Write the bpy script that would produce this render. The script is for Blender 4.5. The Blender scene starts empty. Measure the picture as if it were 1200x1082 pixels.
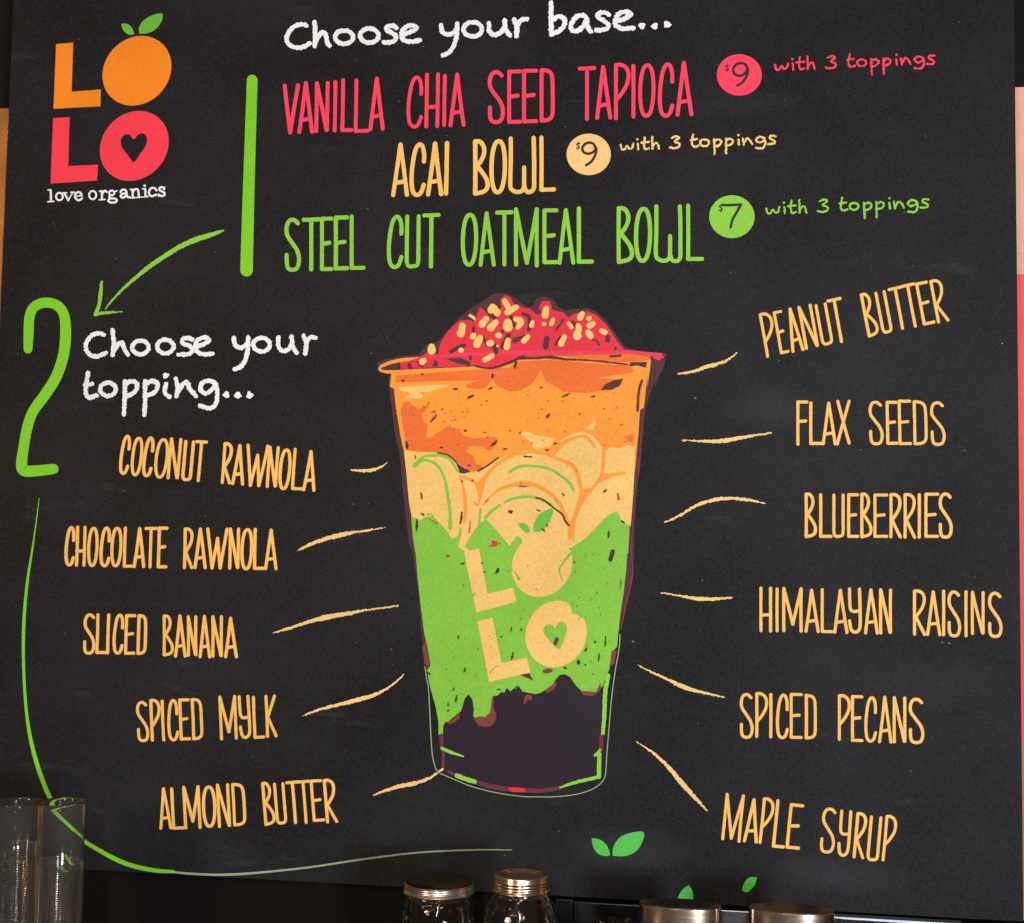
import bpy, bmesh, math, random
from mathutils import Vector, Matrix, noise
from mathutils.geometry import tessellate_polygon

S = bpy.context.scene
COL = S.collection
R = math.radians

# ------------------------------------------------------------------ camera
W_IMG, H_IMG, FOC = 1200.0, 1082.0, 1600.0
AX = Vector((9900, -46, 1600)).normalized()      # board's horizontal seen from the camera
AZ = Vector((366, 23100, -1600)).normalized()    # the vertical seen from the camera
AY = AZ.cross(AX)
ROT = Matrix((AX, AY, AZ))                       # camera -> world
FRONT = -0.02                                    # front face of the menu board
FWD = ROT @ Vector((0, 0, -1))
CAM = Vector((0, FRONT, 1.62)) - FWD * 1.76
cd = bpy.data.cameras.new('camera')
cam = bpy.data.objects.new('camera', cd)
COL.objects.link(cam)
cam.matrix_world = Matrix.Translation(CAM) @ ROT.to_4x4()
cd.sensor_width = 36.0
cd.lens = 36.0 * FOC / W_IMG
cd.clip_start = 0.02
cd.clip_end = 100
S.camera = cam

# ------------------------------------------------------------------ world, lamps, exposure
w = bpy.data.worlds.new('World')
S.world = w
w.use_nodes = True
w.node_tree.nodes['Background'].inputs[0].default_value = (0.40, 0.27, 0.17, 1)
w.node_tree.nodes['Background'].inputs[1].default_value = 0.22
S.view_settings.view_transform = 'Standard'
S.view_settings.look = 'None'
S.view_settings.exposure = 0.0
S.view_settings.gamma = 1.0


def area_lamp(name, loc, target, sx, sy, power, color):
    d = bpy.data.lights.new(name, 'AREA')
    d.shape = 'RECTANGLE'
    d.size, d.size_y = sx, sy
    d.energy = power
    d.color = color
    o = bpy.data.objects.new(name, d)
    COL.objects.link(o)
    o.location = loc
    o.rotation_euler = (Vector(target) - Vector(loc)).to_track_quat('-Z', 'Y').to_euler()
    return o


def bulb(name, loc, power, color, r=0.04):
    d = bpy.data.lights.new(name, 'POINT')
    d.energy = power
    d.color = color
    d.shadow_soft_size = r
    o = bpy.data.objects.new(name, d)
    COL.objects.link(o)
    o.location = loc
    return o


area_lamp('cool_right_fill', (1.9, -3.4, 1.15), (0.25, 0, 1.35), 0.5, 0.5, 84, (0.82, 0.91, 1.0))  # unseen cool lamp, added for light and sheen on the board's right
area_lamp('warm_left_fill', (-1.9, -3.0, 1.9), (-0.3, 0, 1.4), 0.4, 0.4, 24, (1.0, 0.76, 0.52))  # unseen warm lamp, added to warm the board's left side
area_lamp('tall_light', (CAM.x + 0.02, -2.9, 2.0), (0, 0, 1.2), 0.13, 1.1, 26, (0.93, 0.96, 1.0))
for i, (x, y, z) in enumerate([(-1.0, -2.6, 2.35), (-0.45, -3.1, 2.15), (0.55, -2.9, 2.3), (1.05, -2.5, 2.2),
                               (-1.5, -2.3, 1.9), (0.15, -3.6, 2.0), (1.5, -3.2, 2.5), (-0.1, -2.2, 2.6), (-1.9, -3.6, 2.3), (0.8, -2.0, 1.9)]):
    bulb('glint_bulb', (x, y, z), 5.0, (1.0, 0.60, 0.24), 0.085)  # unseen warm bulbs, added for gold glints in glass and metal


# ------------------------------------------------------------------ helpers
def lin(c):
    return tuple(((v / 255.0) / 12.92 if v <= 10 else (((v / 255.0) + 0.055) / 1.055) ** 2.4) for v in c)


def new_mat(name):
    m = bpy.data.materials.new(name)
    m.use_nodes = True
    nt = m.node_tree
    return m, nt, nt.nodes['Principled BSDF']


def print_mat(name, rgb, rough=0.55, var=0.15, scale=300):
    """printed ink: colour with fine mottling"""
    m, nt, b = new_mat(name)
    tc = nt.nodes.new('ShaderNodeTexCoord')
    n1 = nt.nodes.new('ShaderNodeTexNoise')
    n1.inputs['Scale'].default_value = scale
    n1.inputs['Detail'].default_value = 4
    n2 = nt.nodes.new('ShaderNodeTexNoise')
    n2.inputs['Scale'].default_value = 9
    n2.inputs['Detail'].default_value = 5
    nt.links.new(tc.outputs['Object'], n1.inputs['Vector'])
    nt.links.new(tc.outputs['Object'], n2.inputs['Vector'])
    add = nt.nodes.new('ShaderNodeMath')
    add.operation = 'ADD'
    nt.links.new(n1.outputs['Fac'], add.inputs[0])
    nt.links.new(n2.outputs['Fac'], add.inputs[1])
    mr = nt.nodes.new('ShaderNodeMapRange')
    mr.inputs['From Min'].default_value = 0.6
    mr.inputs['From Max'].default_value = 1.4
    mr.inputs['To Min'].default_value = 1 - var
    mr.inputs['To Max'].default_value = 1 + var
    nt.links.new(add.outputs[0], mr.inputs['Value'])
    mul = nt.nodes.new('ShaderNodeVectorMath')
    mul.operation = 'SCALE'
    mul.inputs[0].default_value = lin(rgb)
    nt.links.new(mr.outputs[0], mul.inputs['Scale'])
    nt.links.new(mul.outputs[0], b.inputs['Base Color'])
    b.inputs['Roughness'].default_value = rough
    b.inputs['Specular IOR Level'].default_value = 0.25
    return m


def on_plane(u, v, y):
    """where the sight line through photo point (u, v) meets the upright plane at depth y"""
    d = ROT @ Vector((u - W_IMG / 2, H_IMG / 2 - v, -FOC))
    t = (y - CAM.y) / d.y
    return CAM + d * t


def board_mat():
    m, nt, b = new_mat('black_board_print')
    N, L = nt.nodes, nt.links
    tc = N.new('ShaderNodeTexCoord')

    def nz(scale, detail, rough=0.6, vec=None):
        n = N.new('ShaderNodeTexNoise')
        n.inputs['Scale'].default_value = scale
        n.inputs['Detail'].default_value = detail
        n.inputs['Roughness'].default_value = rough
        L.new(vec or tc.outputs['Object'], n.inputs['Vector'])
        return n

    def ramp(src, stops):
        r = N.new('ShaderNodeValToRGB')
        e = r.color_ramp.elements
        e[0].position, e[0].color = stops[0][0], (*stops[0][1], 1)
        e[1].position, e[1].color = stops[-1][0], (*stops[-1][1], 1)
        for p, c in stops[1:-1]:
            x = e.new(p)
            x.color = (*c, 1)
        L.new(src, r.inputs[0])
        return r

    def mix(fac, a, bb, kind='MIX'):
        x = N.new('ShaderNodeMix')
        x.data_type = 'RGBA'
        x.blend_type = kind
        if isinstance(fac, float):
            x.inputs[0].default_value = fac
        else:
            L.new(fac, x.inputs[0])
        for i, v in ((6, a), (7, bb)):
            if isinstance(v, tuple):
                x.inputs[i].default_value = (*v, 1)
            else:
                L.new(v, x.inputs[i])
        return x.outputs[2]

    g1 = nz(420, 3, 0.8)                      # paper and ink grain
    base = ramp(g1.outputs['Fac'], [(0.30, lin((9, 9, 10))), (0.5, lin((23, 22, 25))), (0.72, lin((42, 41, 45)))]).outputs[0]
    g2 = nz(260, 2, 0.7)
    tint = ramp(g2.outputs['Color'], [(0.35, (0.78, 1.0, 1.16)), (0.65, (1.2, 1.0, 0.86))]).outputs[0]
    c = mix(1.0, base, tint, 'MULTIPLY')
    g5 = nz(70, 5, 0.7)                       # blotchy ink, a few millimetres across
    blot = ramp(g5.outputs['Color'], [(0.3, (0.86, 0.90, 0.96)), (0.7, (1.16, 1.10, 1.06))]).outputs[0]
    c = mix(1.0, c, blot, 'MULTIPLY')
    g3 = nz(3.2, 6, 0.62)                     # rubbed, slightly greyer areas
    sm = ramp(g3.outputs['Fac'], [(0.40, (0, 0, 0)), (0.78, (0.12, 0.12, 0.12))]).outputs[0]
    c = mix(sm, c, lin((92, 92, 98)))
    # chalk smears
    mp = N.new('ShaderNodeMapping')
    mp.inputs['Scale'].default_value = (2.2, 1, 9)
    mp.inputs['Rotation'].default_value = (0, 0.25, 0)
    L.new(tc.outputs['Object'], mp.inputs[0])
    g4 = nz(2.6, 8, 0.68, mp.outputs[0])
    sc = ramp(g4.outputs['Fac'], [(0.60, (0, 0, 0)), (0.85, (0.11, 0.11, 0.12))]).outputs[0]
    c = mix(sc, c, lin((150, 152, 162)))
    for (u, v, ru, rv, amt) in ((905, 478, 60, 28, .05), (745, 995, 70, 26, .05), (985, 1026, 75, 20, .05), (560, 735, 300, 12, .0), (1100, 800, 90, 40, .025), (880, 120, 60, 18, .03)):
        if not amt:
            continue
        p = on_plane(u, v, FRONT)
        mp2 = N.new('ShaderNodeMapping')
        mp2.vector_type = 'TEXTURE'
        mp2.inputs['Location'].default_value = (p.x, FRONT, p.z)
        mp2.inputs['Scale'].default_value = (ru * .0012, 1, rv * .0012)
        L.new(tc.outputs['Object'], mp2.inputs[0])
        wob = nz(14, 6, .7)
        ad = N.new('ShaderNodeVectorMath')
        ad.operation = 'MULTIPLY_ADD'
        L.new(wob.outputs['Color'], ad.inputs[0])
        ad.inputs[1].default_value = (1.4, 0, 1.4)
        L.new(mp2.outputs[0], ad.inputs[2])
        sub = N.new('ShaderNodeVectorMath')
        sub.operation = 'SUBTRACT'
        L.new(ad.outputs[0], sub.inputs[0])
        sub.inputs[1].default_value = (.7, 0, .7)
        ln = N.new('ShaderNodeVectorMath')
        ln.operation = 'LENGTH'
        L.new(sub.outputs[0], ln.inputs[0])
        rr = ramp(ln.outputs['Value'], [(0.0, (amt, amt, amt)), (0.55, (amt * .6, amt * .6, amt * .6)), (1.0, (0, 0, 0))]).outputs[0]
        c = mix(rr, c, lin((140, 143, 156)))
    L.new(c, b.inputs['Base Color'])
    b.inputs['Roughness'].default_value = 0.6
    b.inputs['Specular IOR Level'].default_value = 0.15
    bp = N.new('ShaderNodeBump')
    bp.inputs['Strength'].default_value = 0.12
    bp.inputs['Distance'].default_value = 0.0004
    L.new(g1.outputs['Fac'], bp.inputs['Height'])
    L.new(bp.outputs[0], b.inputs['Normal'])
    return m


M = {
    'board': board_mat(),
    'white': print_mat('chalk_white_ink', (242, 244, 252), var=0.14, scale=420),
    'cream': print_mat('cream_ink', (246, 204, 132)),
    'yellow': print_mat('yellow_orange_ink', (248, 196, 102)),
    'pink': print_mat('pink_ink', (252, 66, 98)),
    'red': print_mat('coral_red_ink', (252, 62, 84)),
    'lime': print_mat('lime_ink', (140, 208, 66)),
    'green': print_mat('leaf_green_ink', (108, 192, 62)),
    'grass': print_mat('bright_green_ink', (126, 208, 40)),
    'leaf': print_mat('mint_green_ink', (84, 196, 78)),
    'orange': print_mat('orange_ink', (248, 140, 32)),
    'dark': print_mat('dark_print', (44, 40, 42)),
    'plum': print_mat('plum_ink', (80, 42, 50)),
    'crimson': print_mat('crimson_ink', (226, 44, 66)),
    'rose': print_mat('rose_ink', (226, 62, 92)),
    'wine': print_mat('wine_ink', (132, 50, 70)),
    'amber': print_mat('amber_ink', (248, 156, 54)),
    'rust': print_mat('rust_orange_ink', (236, 112, 46)),
    'sand': print_mat('banana_ink', (243, 198, 116)),
    'body': print_mat('smoothie_green_ink', (130, 196, 62)),
    'purple': print_mat('purple_ink', (34, 21, 38), var=0.2),
    'brown': print_mat('brown_ink', (124, 62, 56)),
    'sage': print_mat('sage_line_ink', (150, 172, 132)),
    'outline': print_mat('dark_red_outline_ink', (104, 46, 58)),
    'tan': print_mat('orange_edge_ink', (188, 112, 46)),
    'ember': print_mat('ember_ink', (176, 78, 40)),
    'moss': print_mat('moss_ink', (66, 104, 36)),
    'mark': print_mat('dark_brown_ink', (62, 34, 30)),
}


def mesh_obj(name, verts, faces, mat, parent=None, smooth=False):
    me = bpy.data.meshes.new(name)
    me.from_pydata(verts, [], faces)
    me.materials.append(mat)
    if smooth:
        for p in me.polygons:
            p.use_smooth = True
    me.update()
    o = bpy.data.objects.new(name, me)
    COL.objects.link(o)
    if parent:
        o.parent = parent
    return o


def zr(x0, y0, s):
    return lambda a, b: (x0 + a / s, y0 + b / s)


def catmull(pts, n=6, closed=False):
    if len(pts) < 3:
        return list(pts)
    out = []
    m = len(pts)
    rng = range(m) if closed else range(m - 1)
    for i in rng:
        if closed:
            p0, p1, p2, p3 = pts[i - 1], pts[i], pts[(i + 1) % m], pts[(i + 2) % m]
        else:
            p0, p1, p2, p3 = pts[max(i - 1, 0)], pts[i], pts[i + 1], pts[min(i + 2, m - 1)]
        for k in range(n):
            t = k / n
            out.append(tuple(0.5 * ((2 * b) + (-a + c) * t + (2 * a - 5 * b + 4 * c - d) * t * t + (-a + 3 * b - 3 * c + d) * t ** 3)
                             for a, b, c, d in zip(p0, p1, p2, p3)))
    if not closed:
        out.append(tuple(pts[-1]))
    return out


class Ink:
    """flat print on the board's front face: strokes and filled shapes, each a hair above the last"""

    def __init__(self, lift=0.0003, seed=1):
        self.v, self.f, self.lift, self.k = [], [], lift, 0
        self.rnd = random.Random(seed)
        self.seed = seed * 7.31

    def _p(self, u, v, extra=0.0):
        p = on_plane(u, v, FRONT)
        self.v.append((p.x, FRONT - self.lift - self.k * 1.2e-5 - extra, p.z))
        return len(self.v) - 1

    def stroke(self, pts, wd, smooth=True, rough=0.0, step=1.6, freq=0.55, capr=1.0):
        """pts in photo px; wd a width or a list of widths"""
        if not isinstance(wd, (list, tuple)):
            wd = [wd] * len(pts)
        if len(wd) != len(pts):
            wd = [wd[min(int(i * len(wd) / len(pts)), len(wd) - 1)] for i in range(len(pts))]
        P = [(p[0], p[1], q) for p, q in zip(pts, wd)]
        if len(P) == 1:
            P = [(P[0][0] - 0.15, P[0][1], P[0][2]), (P[0][0] + 0.15, P[0][1], P[0][2])]
        if smooth and len(P) > 2:
            P = catmull(P, 6)
        # resample
        L = [0.0]
        for a, b in zip(P, P[1:]):
            L.append(L[-1] + math.hypot(b[0] - a[0], b[1] - a[1]))
        tot = L[-1]
        n = max(2, int(tot / step) + 1)
        Q, j = [], 0
        for i in range(n + 1):
            s = tot * i / n
            while j < len(L) - 2 and L[j + 1] < s:
                j += 1
            t = 0 if L[j + 1] == L[j] else (s - L[j]) / (L[j + 1] - L[j])
            t = min(max(t, 0), 1)
            Q.append(tuple(a + (b - a) * t for a, b in zip(P[j], P[j + 1])))
        self.k += 1
        ids = []
        m = len(Q)

        def jit(x, y, side):
            if not rough:
                return 0.0
            a = noise.noise((x * freq, y * freq, self.seed + side * 5)) * 1.6
            b = noise.noise((x * freq * 2.7, y * freq * 2.7, self.seed + side * 9)) * 0.9
            return (a + b) * rough
        dirs = []
        for i in range(m):
            a, b = Q[max(i - 1, 0)], Q[min(i + 1, m - 1)]
            dx, dy = b[0] - a[0], b[1] - a[1]
            l = math.hypot(dx, dy) or 1
            dirs.append((dx / l, dy / l))
        for i, (x, y, q) in enumerate(Q):
            dx, dy = dirs[i]
            h = max(q / 2, 0.2)
            ex = 8e-6 * i / m
            ids.append((self._p(x - dy * (h + jit(x, y, 0)), y + dx * (h + jit(x, y, 0)), ex),
                        self._p(x + dy * (h + jit(x, y, 1)), y - dx * (h + jit(x, y, 1)), ex)))
        for (a, b), (c, d) in zip(ids, ids[1:]):
            self.f.append((a, c, d, b))
        for end in (0, m - 1):
            x, y, q = Q[end]
            dx, dy = dirs[end]
            sg = -1 if end == 0 else 1
            h = max(q / 2, 0.2)
            ring = [ids[end][0]]
            for k in range(1, 6):
                an = math.pi * k / 6
                hh = h + jit(x + k, y, 3) * 0.7
                ox = -dy * math.cos(an) * hh + sg * dx * math.sin(an) * hh * capr
                oy = dx * math.cos(an) * hh + sg * dy * math.sin(an) * hh * capr
                ring.append(self._p(x + ox, y + oy, 8e-6 * end / m))
            ring.append(ids[end][1])
            self.f.append(tuple(ring))

    def loop(self, cx, cy, rx, ry, wd, rough=0.0, tilt=0.0, n=40, freq=0.55):
        self.k += 1
        o, i = [], []
        for k in range(n):
            an = 2 * math.pi * k / n
            x, y = math.cos(an), math.sin(an)
            ct, st = math.cos(tilt), math.sin(tilt)
            for lst, sg in ((o, 1), (i, -1)):
                px, py = cx + x * rx, cy + y * ry
                j = rough * 1.6 * noise.noise((px * freq, py * freq, self.seed + sg)) if rough else 0
                ax, ay = x * (rx + sg * (wd / 2 + j)), y * (ry + sg * (wd / 2 + j))
                lst.append(self._p(cx + ax * ct - ay * st, cy + ax * st + ay * ct))
        for k in range(n):
            k2 = (k + 1) % n
            self.f.append((o[k], o[k2], i[k2], i[k]))

    def fill(self, pts, smooth=False, holes=(), rough=0.0, n=5, freq=0.4):
        self.k += 1
        loops = [catmull(pts, n, True) if smooth else list(pts)]
        loops += [catmull(h, n, True) for h in holes]
        if rough:
            L2 = []
            for lp in loops:
                q = []
                for a, b in zip(lp, lp[1:] + lp[:1]):
                    d = math.hypot(b[0] - a[0], b[1] - a[1])
                    m = max(1, int(d / 1.5))
                    for t in range(m):
                        x, y = a[0] + (b[0] - a[0]) * t / m, a[1] + (b[1] - a[1]) * t / m
                        q.append((x + rough * 2 * noise.noise((x * freq, y * freq, self.seed)),
                                  y + rough * 2 * noise.noise((x * freq, y * freq, self.seed + 31))))
                L2.append(q)
            loops = L2
        vec = [[Vector((p[0], p[1], 0)) for p in lp] for lp in loops]
        ids = [self._p(p[0], p[1]) for lp in loops for p in lp]
        for t in tessellate_polygon(vec):
            self.f.append(tuple(ids[i] for i in t))

    def ellipse(self, cx, cy, rx, ry, phi=0.0, holes=(), n=56, rough=0.0):
        self.fill([(cx + rx * math.cos(2 * math.pi * k / n), cy + ry * math.sin(2 * math.pi * k / n + phi)) for k in range(n)],
                  holes=holes, rough=rough)

    def build(self, name, mat, parent, label=None):
        o = mesh_obj(name, self.v, self.f, M[mat] if isinstance(mat, str) else mat, parent)
        me = o.data
        bm = bmesh.new()
        bm.from_mesh(me)
        for f in bm.faces:                       # every face looks out of the board
            f.normal_update()
            if f.normal.y > 0:
                f.normal_flip()
        bm.to_mesh(me)
        bm.free()
        if label:
            o['label'] = label
        return o


# hand-drawn narrow capitals: list of strokes, 'l' straight pieces, 'c' curves; x 0..1, y 0 base .. 1 top
G = {
    'A': [('l', [(0, 0), (.46, 1), (1, 0)]), ('l', [(.15, .24), (.84, .27)])],
    'B': [('l', [(0, 0), (.0, 1)]), ('c', [(0, 1), (.4, .99), (.68, .88), (.66, .74), (.38, .6), (.1, .53)]),
          ('c', [(.1, .54), (.5, .42), (.88, .27), (.96, .13), (.7, .04), (0, 0)])],
    'C': [('c', [(.98, .66), (.98, .82), (.84, .96), (.56, 1), (.26, .88), (.06, .6), (.0, .32), (.12, .08), (.45, 0), (.8, .05), (1, .2)])],
    'D': [('l', [(0, 0), (0, 1)]), ('c', [(0, 1), (.6, .98), (.9, .9), (.98, .76), (1, .5), (1, .2), (.9, .07), (.55, .01), (0, 0)])],
    'E': [('l', [(1, 1), (0, 1), (0, 0), (1, 0)]), ('l', [(0, .5), (.78, .52)])],
    'F': [('l', [(1, 1), (0, 1), (0, 0)]), ('l', [(0, .54), (.86, .55)])],
    'H': [('l', [(0, 0), (0, 1)]), ('l', [(1, 0), (1, 1)]), ('l', [(0, .37), (1, .38)])],
    'I': [('l', [(0, 0), (0, 1)])],
    'K': [('l', [(0, 0), (0, 1)]), ('l', [(1, 1), (.06, .46)]), ('l', [(.06, .5), (1, 0)])],
    'L': [('l', [(0, 1), (0, 0), (1, 0)])],
    'M': [('l', [(0, 0), (0, 1), (.52, .16), (1, 1), (1, 0)])],
    'm': [('l', [(0, 0), (0, 1), (.52, .03), (1, 1), (1, -.02)])],
    'N': [('l', [(0, 0), (0, 1), (.95, .02)]), ('l', [(1, 1), (1, .02)])],
    'O': [('o', None)],
    'P': [('l', [(0, 0), (0, 1)]), ('c', [(0, 1), (.45, 1), (.85, .93), (1, .8), (.88, .64), (.5, .48), (.08, .36)])],
    'R': [('l', [(0, 0), (0, 1)]), ('c', [(0, 1), (.45, 1), (.85, .93), (.96, .8), (.8, .64), (.4, .49), (.08, .4)]),
          ('l', [(.1, .42), (1, 0)])],
    'S': [('c', [(.9, .93), (.6, 1.0), (.22, .98), (.02, .86), (.06, .7), (.45, .54), (.85, .38), (1, .2), (.85, .04), (.5, 0),
                 (.15, .03), (.03, .14), (.02, .3)])],
    'T': [('l', [(0, .995), (1, 1.0)]), ('l', [(.5, .98), (.5, 0)])],
    'U': [('c', [(0, 1), (0, .6), (0, .25), (.02, .08), (.2, .0), (.6, 0), (.9, .02), (1, .12), (1, .3), (1, .65), (1, 1)])],
    'V': [('l', [(0, 1), (.46, 0), (1, 1)])],
    'W': [('l', [(0, 1), (.26, 0), (.52, .76), (.68, 0), (1, 1)])],
    'w': [('c', [(0.02, 1), (0.02, .6), (0, .2), (.03, .06), (.22, .0), (.42, .0), (.56, .06), (.58, .2), (.58, .45)]),
          ('c', [(.58, .12), (.66, .01), (.85, -.01), (.99, .06), (1, .25), (1, .6), (.98, 1)])],
    'X': [('l', [(.04, 1), (1, .02)]), ('l', [(1, 1), (0, 0)])],
    'Y': [('c', [(0, 1), (.02, .7), (.1, .53), (.4, .48), (.9, .5)]), ('c', [(.92, 1), (.96, .6), (.98, .2), (.85, .05), (.5, 0), (.15, .06), (.0, .26)])],
}


def word(ink, z, sc, letters, wd, slant=0.0, slope=0.0, rough=0.10):
    """letters: (char, x0, x1, ytop, ybase) in close-up coordinates z"""
    rnd = random.Random(len(letters) * 13 + int(letters[0][1]))
    for ch, x0, x1, yt, yb in letters:
        h, wdt = yb - yt, x1 - x0

        def T(gx, gy):
            return z(x0 + gx * wdt + slant * gy * h, yb - gy * h + slope * (gx - .5) * wdt)
        for kind, pts in G[ch]:
            w_ = wd * rnd.uniform(.96, 1.05)
            if kind == 'l':
                q = [T(*p) for p in pts]
                for a, b in zip(q, q[1:]):
                    mid = ((a[0] + b[0]) / 2 + rnd.uniform(-.25, .25), (a[1] + b[1]) / 2)
                    ink.stroke([a, mid, b], [w_, w_ * .97, w_ * 1.02], rough=rough)
            elif kind == 'c':
                ink.stroke([T(*p) for p in pts], w_, rough=rough)
            else:                                   # closed narrow O
                n = 40
                ink.k += 1
                o, i = [], []
                cx, cy = T(.5, .5)
                for k in range(n):
                    a = 2 * math.pi * k / n
                    gx, gy = .5 + .5 * math.copysign(abs(math.cos(a)) ** .85, math.cos(a)), .5 + .5 * math.copysign(abs(math.sin(a)) ** .95, math.sin(a))
                    gx += .04 * math.sin(a)
                    px, py = T(gx, gy)
                    nx, ny = math.cos(a) * h, -math.sin(a) * wdt      # outward normal of the ellipse
                    l = math.hypot(nx, ny)
                    nx, ny = nx / l, ny / l
                    o.append(ink._p(px + nx * w_ / 2, py + ny * w_ / 2))
                    i.append(ink._p(px - nx * w_ / 2, py - ny * w_ / 2))
                for k in range(n):
                    k2 = (k + 1) % n
                    ink.f.append((o[k], o[k2], i[k2], i[k]))


def empty(name, loc, label, cat, group=None):
    o = bpy.data.objects.new(name, None)
    o.empty_display_size = 0.05
    COL.objects.link(o)
    o.location = loc
    o['label'] = label
    o['category'] = cat
    if group:
        o['group'] = group
    return o


def box(name, x0, x1, y0, y1, z0, z1, mat, parent=None, bevel=0.0):
    bm = bmesh.new()
    bmesh.ops.create_cube(bm, size=1)
    for v in bm.verts:
        v.co = Vector(((x0 + x1) / 2 + v.co.x * (x1 - x0), (y0 + y1) / 2 + v.co.y * (y1 - y0), (z0 + z1) / 2 + v.co.z * (z1 - z0)))
    if bevel:
        bmesh.ops.bevel(bm, geom=list(bm.edges), offset=bevel, segments=2, affect='EDGES', profile=0.6)
    me = bpy.data.meshes.new(name)
    bm.to_mesh(me)
    bm.free()
    me.materials.append(mat)
    o = bpy.data.objects.new(name, me)
    COL.objects.link(o)
    if parent:
        o.parent = parent
    return o


# ------------------------------------------------------------------ the setting
def simple(name, rgb, rough=0.5, metal=0.0, var=0.15, scale=40, bump=0.0):
    m, nt, b = new_mat(name)
    tc = nt.nodes.new('ShaderNodeTexCoord')
    n = nt.nodes.new('ShaderNodeTexNoise')
    n.inputs['Scale'].default_value = scale
    n.inputs['Detail'].default_value = 6
    nt.links.new(tc.outputs['Object'], n.inputs['Vector'])
    mr = nt.nodes.new('ShaderNodeMapRange')
    mr.inputs['From Min'].default_value = 0.3
    mr.inputs['From Max'].default_value = 0.7
    mr.inputs['To Min'].default_value = 1 - var
    mr.inputs['To Max'].default_value = 1 + var
    nt.links.new(n.outputs['Fac'], mr.inputs['Value'])
    mul = nt.nodes.new('ShaderNodeVectorMath')
    mul.operation = 'SCALE'
    mul.inputs[0].default_value = lin(rgb)
    nt.links.new(mr.outputs[0], mul.inputs['Scale'])
    nt.links.new(mul.outputs[0], b.inputs['Base Color'])
    b.inputs['Roughness'].default_value = rough
    b.inputs['Metallic'].default_value = metal
    if bump:
        bp = nt.nodes.new('ShaderNodeBump')
        bp.inputs['Strength'].default_value = bump
        bp.inputs['Distance'].default_value = 0.002
        nt.links.new(n.outputs['Fac'], bp.inputs['Height'])
        nt.links.new(bp.outputs[0], b.inputs['Normal'])
    return m


wall_m = simple('dark_painted_wall', (22, 19, 18), 0.75, bump=0.2)
wall_m.node_tree.nodes['Principled BSDF'].inputs['Specular IOR Level'].default_value = 0.15
board_left = (on_plane(9, 125, FRONT).x + on_plane(-3, 470, FRONT).x) / 2
board_right = (on_plane(1188, 100, FRONT).x + on_plane(1199, 880, FRONT).x) / 2
board_low = (on_plane(200, 1024, FRONT).z + on_plane(1150, 1079, FRONT).z) / 2
board_top = on_plane(600, -60, FRONT).z

wl = box('wall', -3, 3, 0.03, 0.15, 0, 3.2, wall_m)
wl['kind'] = 'structure'
fl = box('floor', -3, 3, -4.5, 0.03, -0.1, 0, simple('floor_tiles', (70, 60, 52), 0.5))
fl['kind'] = 'structure'

bs = box('recess_shade', -3, 3, 0.012, 0.0295, 0.5, board_low - .0004, simple('recess_shade_dark', (15, 10, 8), .75, bump=.2), None)  # added dark sheet: shade of the recess below the board, as colour
bs.data.materials[0].node_tree.nodes['Principled BSDF'].inputs['Specular IOR Level'].default_value = 0.12
bs['kind'] = 'structure'

# the menu board
mb = empty('menu_board', (0, 0.0, board_low), 'large black menu board with hand lettered breakfast bowl menu and drawn smoothie cup', 'menu board')
mb_children = []
box('panel', board_left, board_right, FRONT, 0.028, board_low, board_top, M['board'], mb, 0.0008)


def part(ink, name, mat, label=None, parent=mb):
    o = ink.build(name, mat, parent, label)
    mb_children.append(o)
    return o


def pieces(lift, seed, name, mat, parent, calls, label=None):
    """one object for each separate printed piece"""
    for i, fn in enumerate(calls):
        k = Ink(lift + i * 1.2e-5, seed + i)
        fn(k)
        part(k, name, mat, label, parent)


# ---- big numerals
z = zr(0, 0, 1)
k = Ink(seed=3)
k.stroke([(295.6, 94), (293.5, 160), (291, 240), (289, 317)], [12.6, 13.0, 13.8, 14.8])
part(k, 'printed_numeral', 'grass', 'tall lime green numeral 1')
k = Ink(seed=4)
z = zr(0, 250, 3.09)
pts = [(102, 492), (104, 430), (108, 372), (126, 338), (165, 324), (207, 334), (232, 368), (238, 430), (231, 510), (205, 590), (165, 655),
       (118, 722), (96, 790), (86, 850), (79, 900), (84, 930), (120, 934), (194, 926)]
k.stroke([z(*p) for p in pts], [10.5] + [11.8] * 6 + [12.8] * 4 + [12.2] * 3 + [13, 13, 13, 12, 12], rough=0.05)
part(k, 'printed_numeral', 'grass', 'curved lime green numeral 2')

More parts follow.
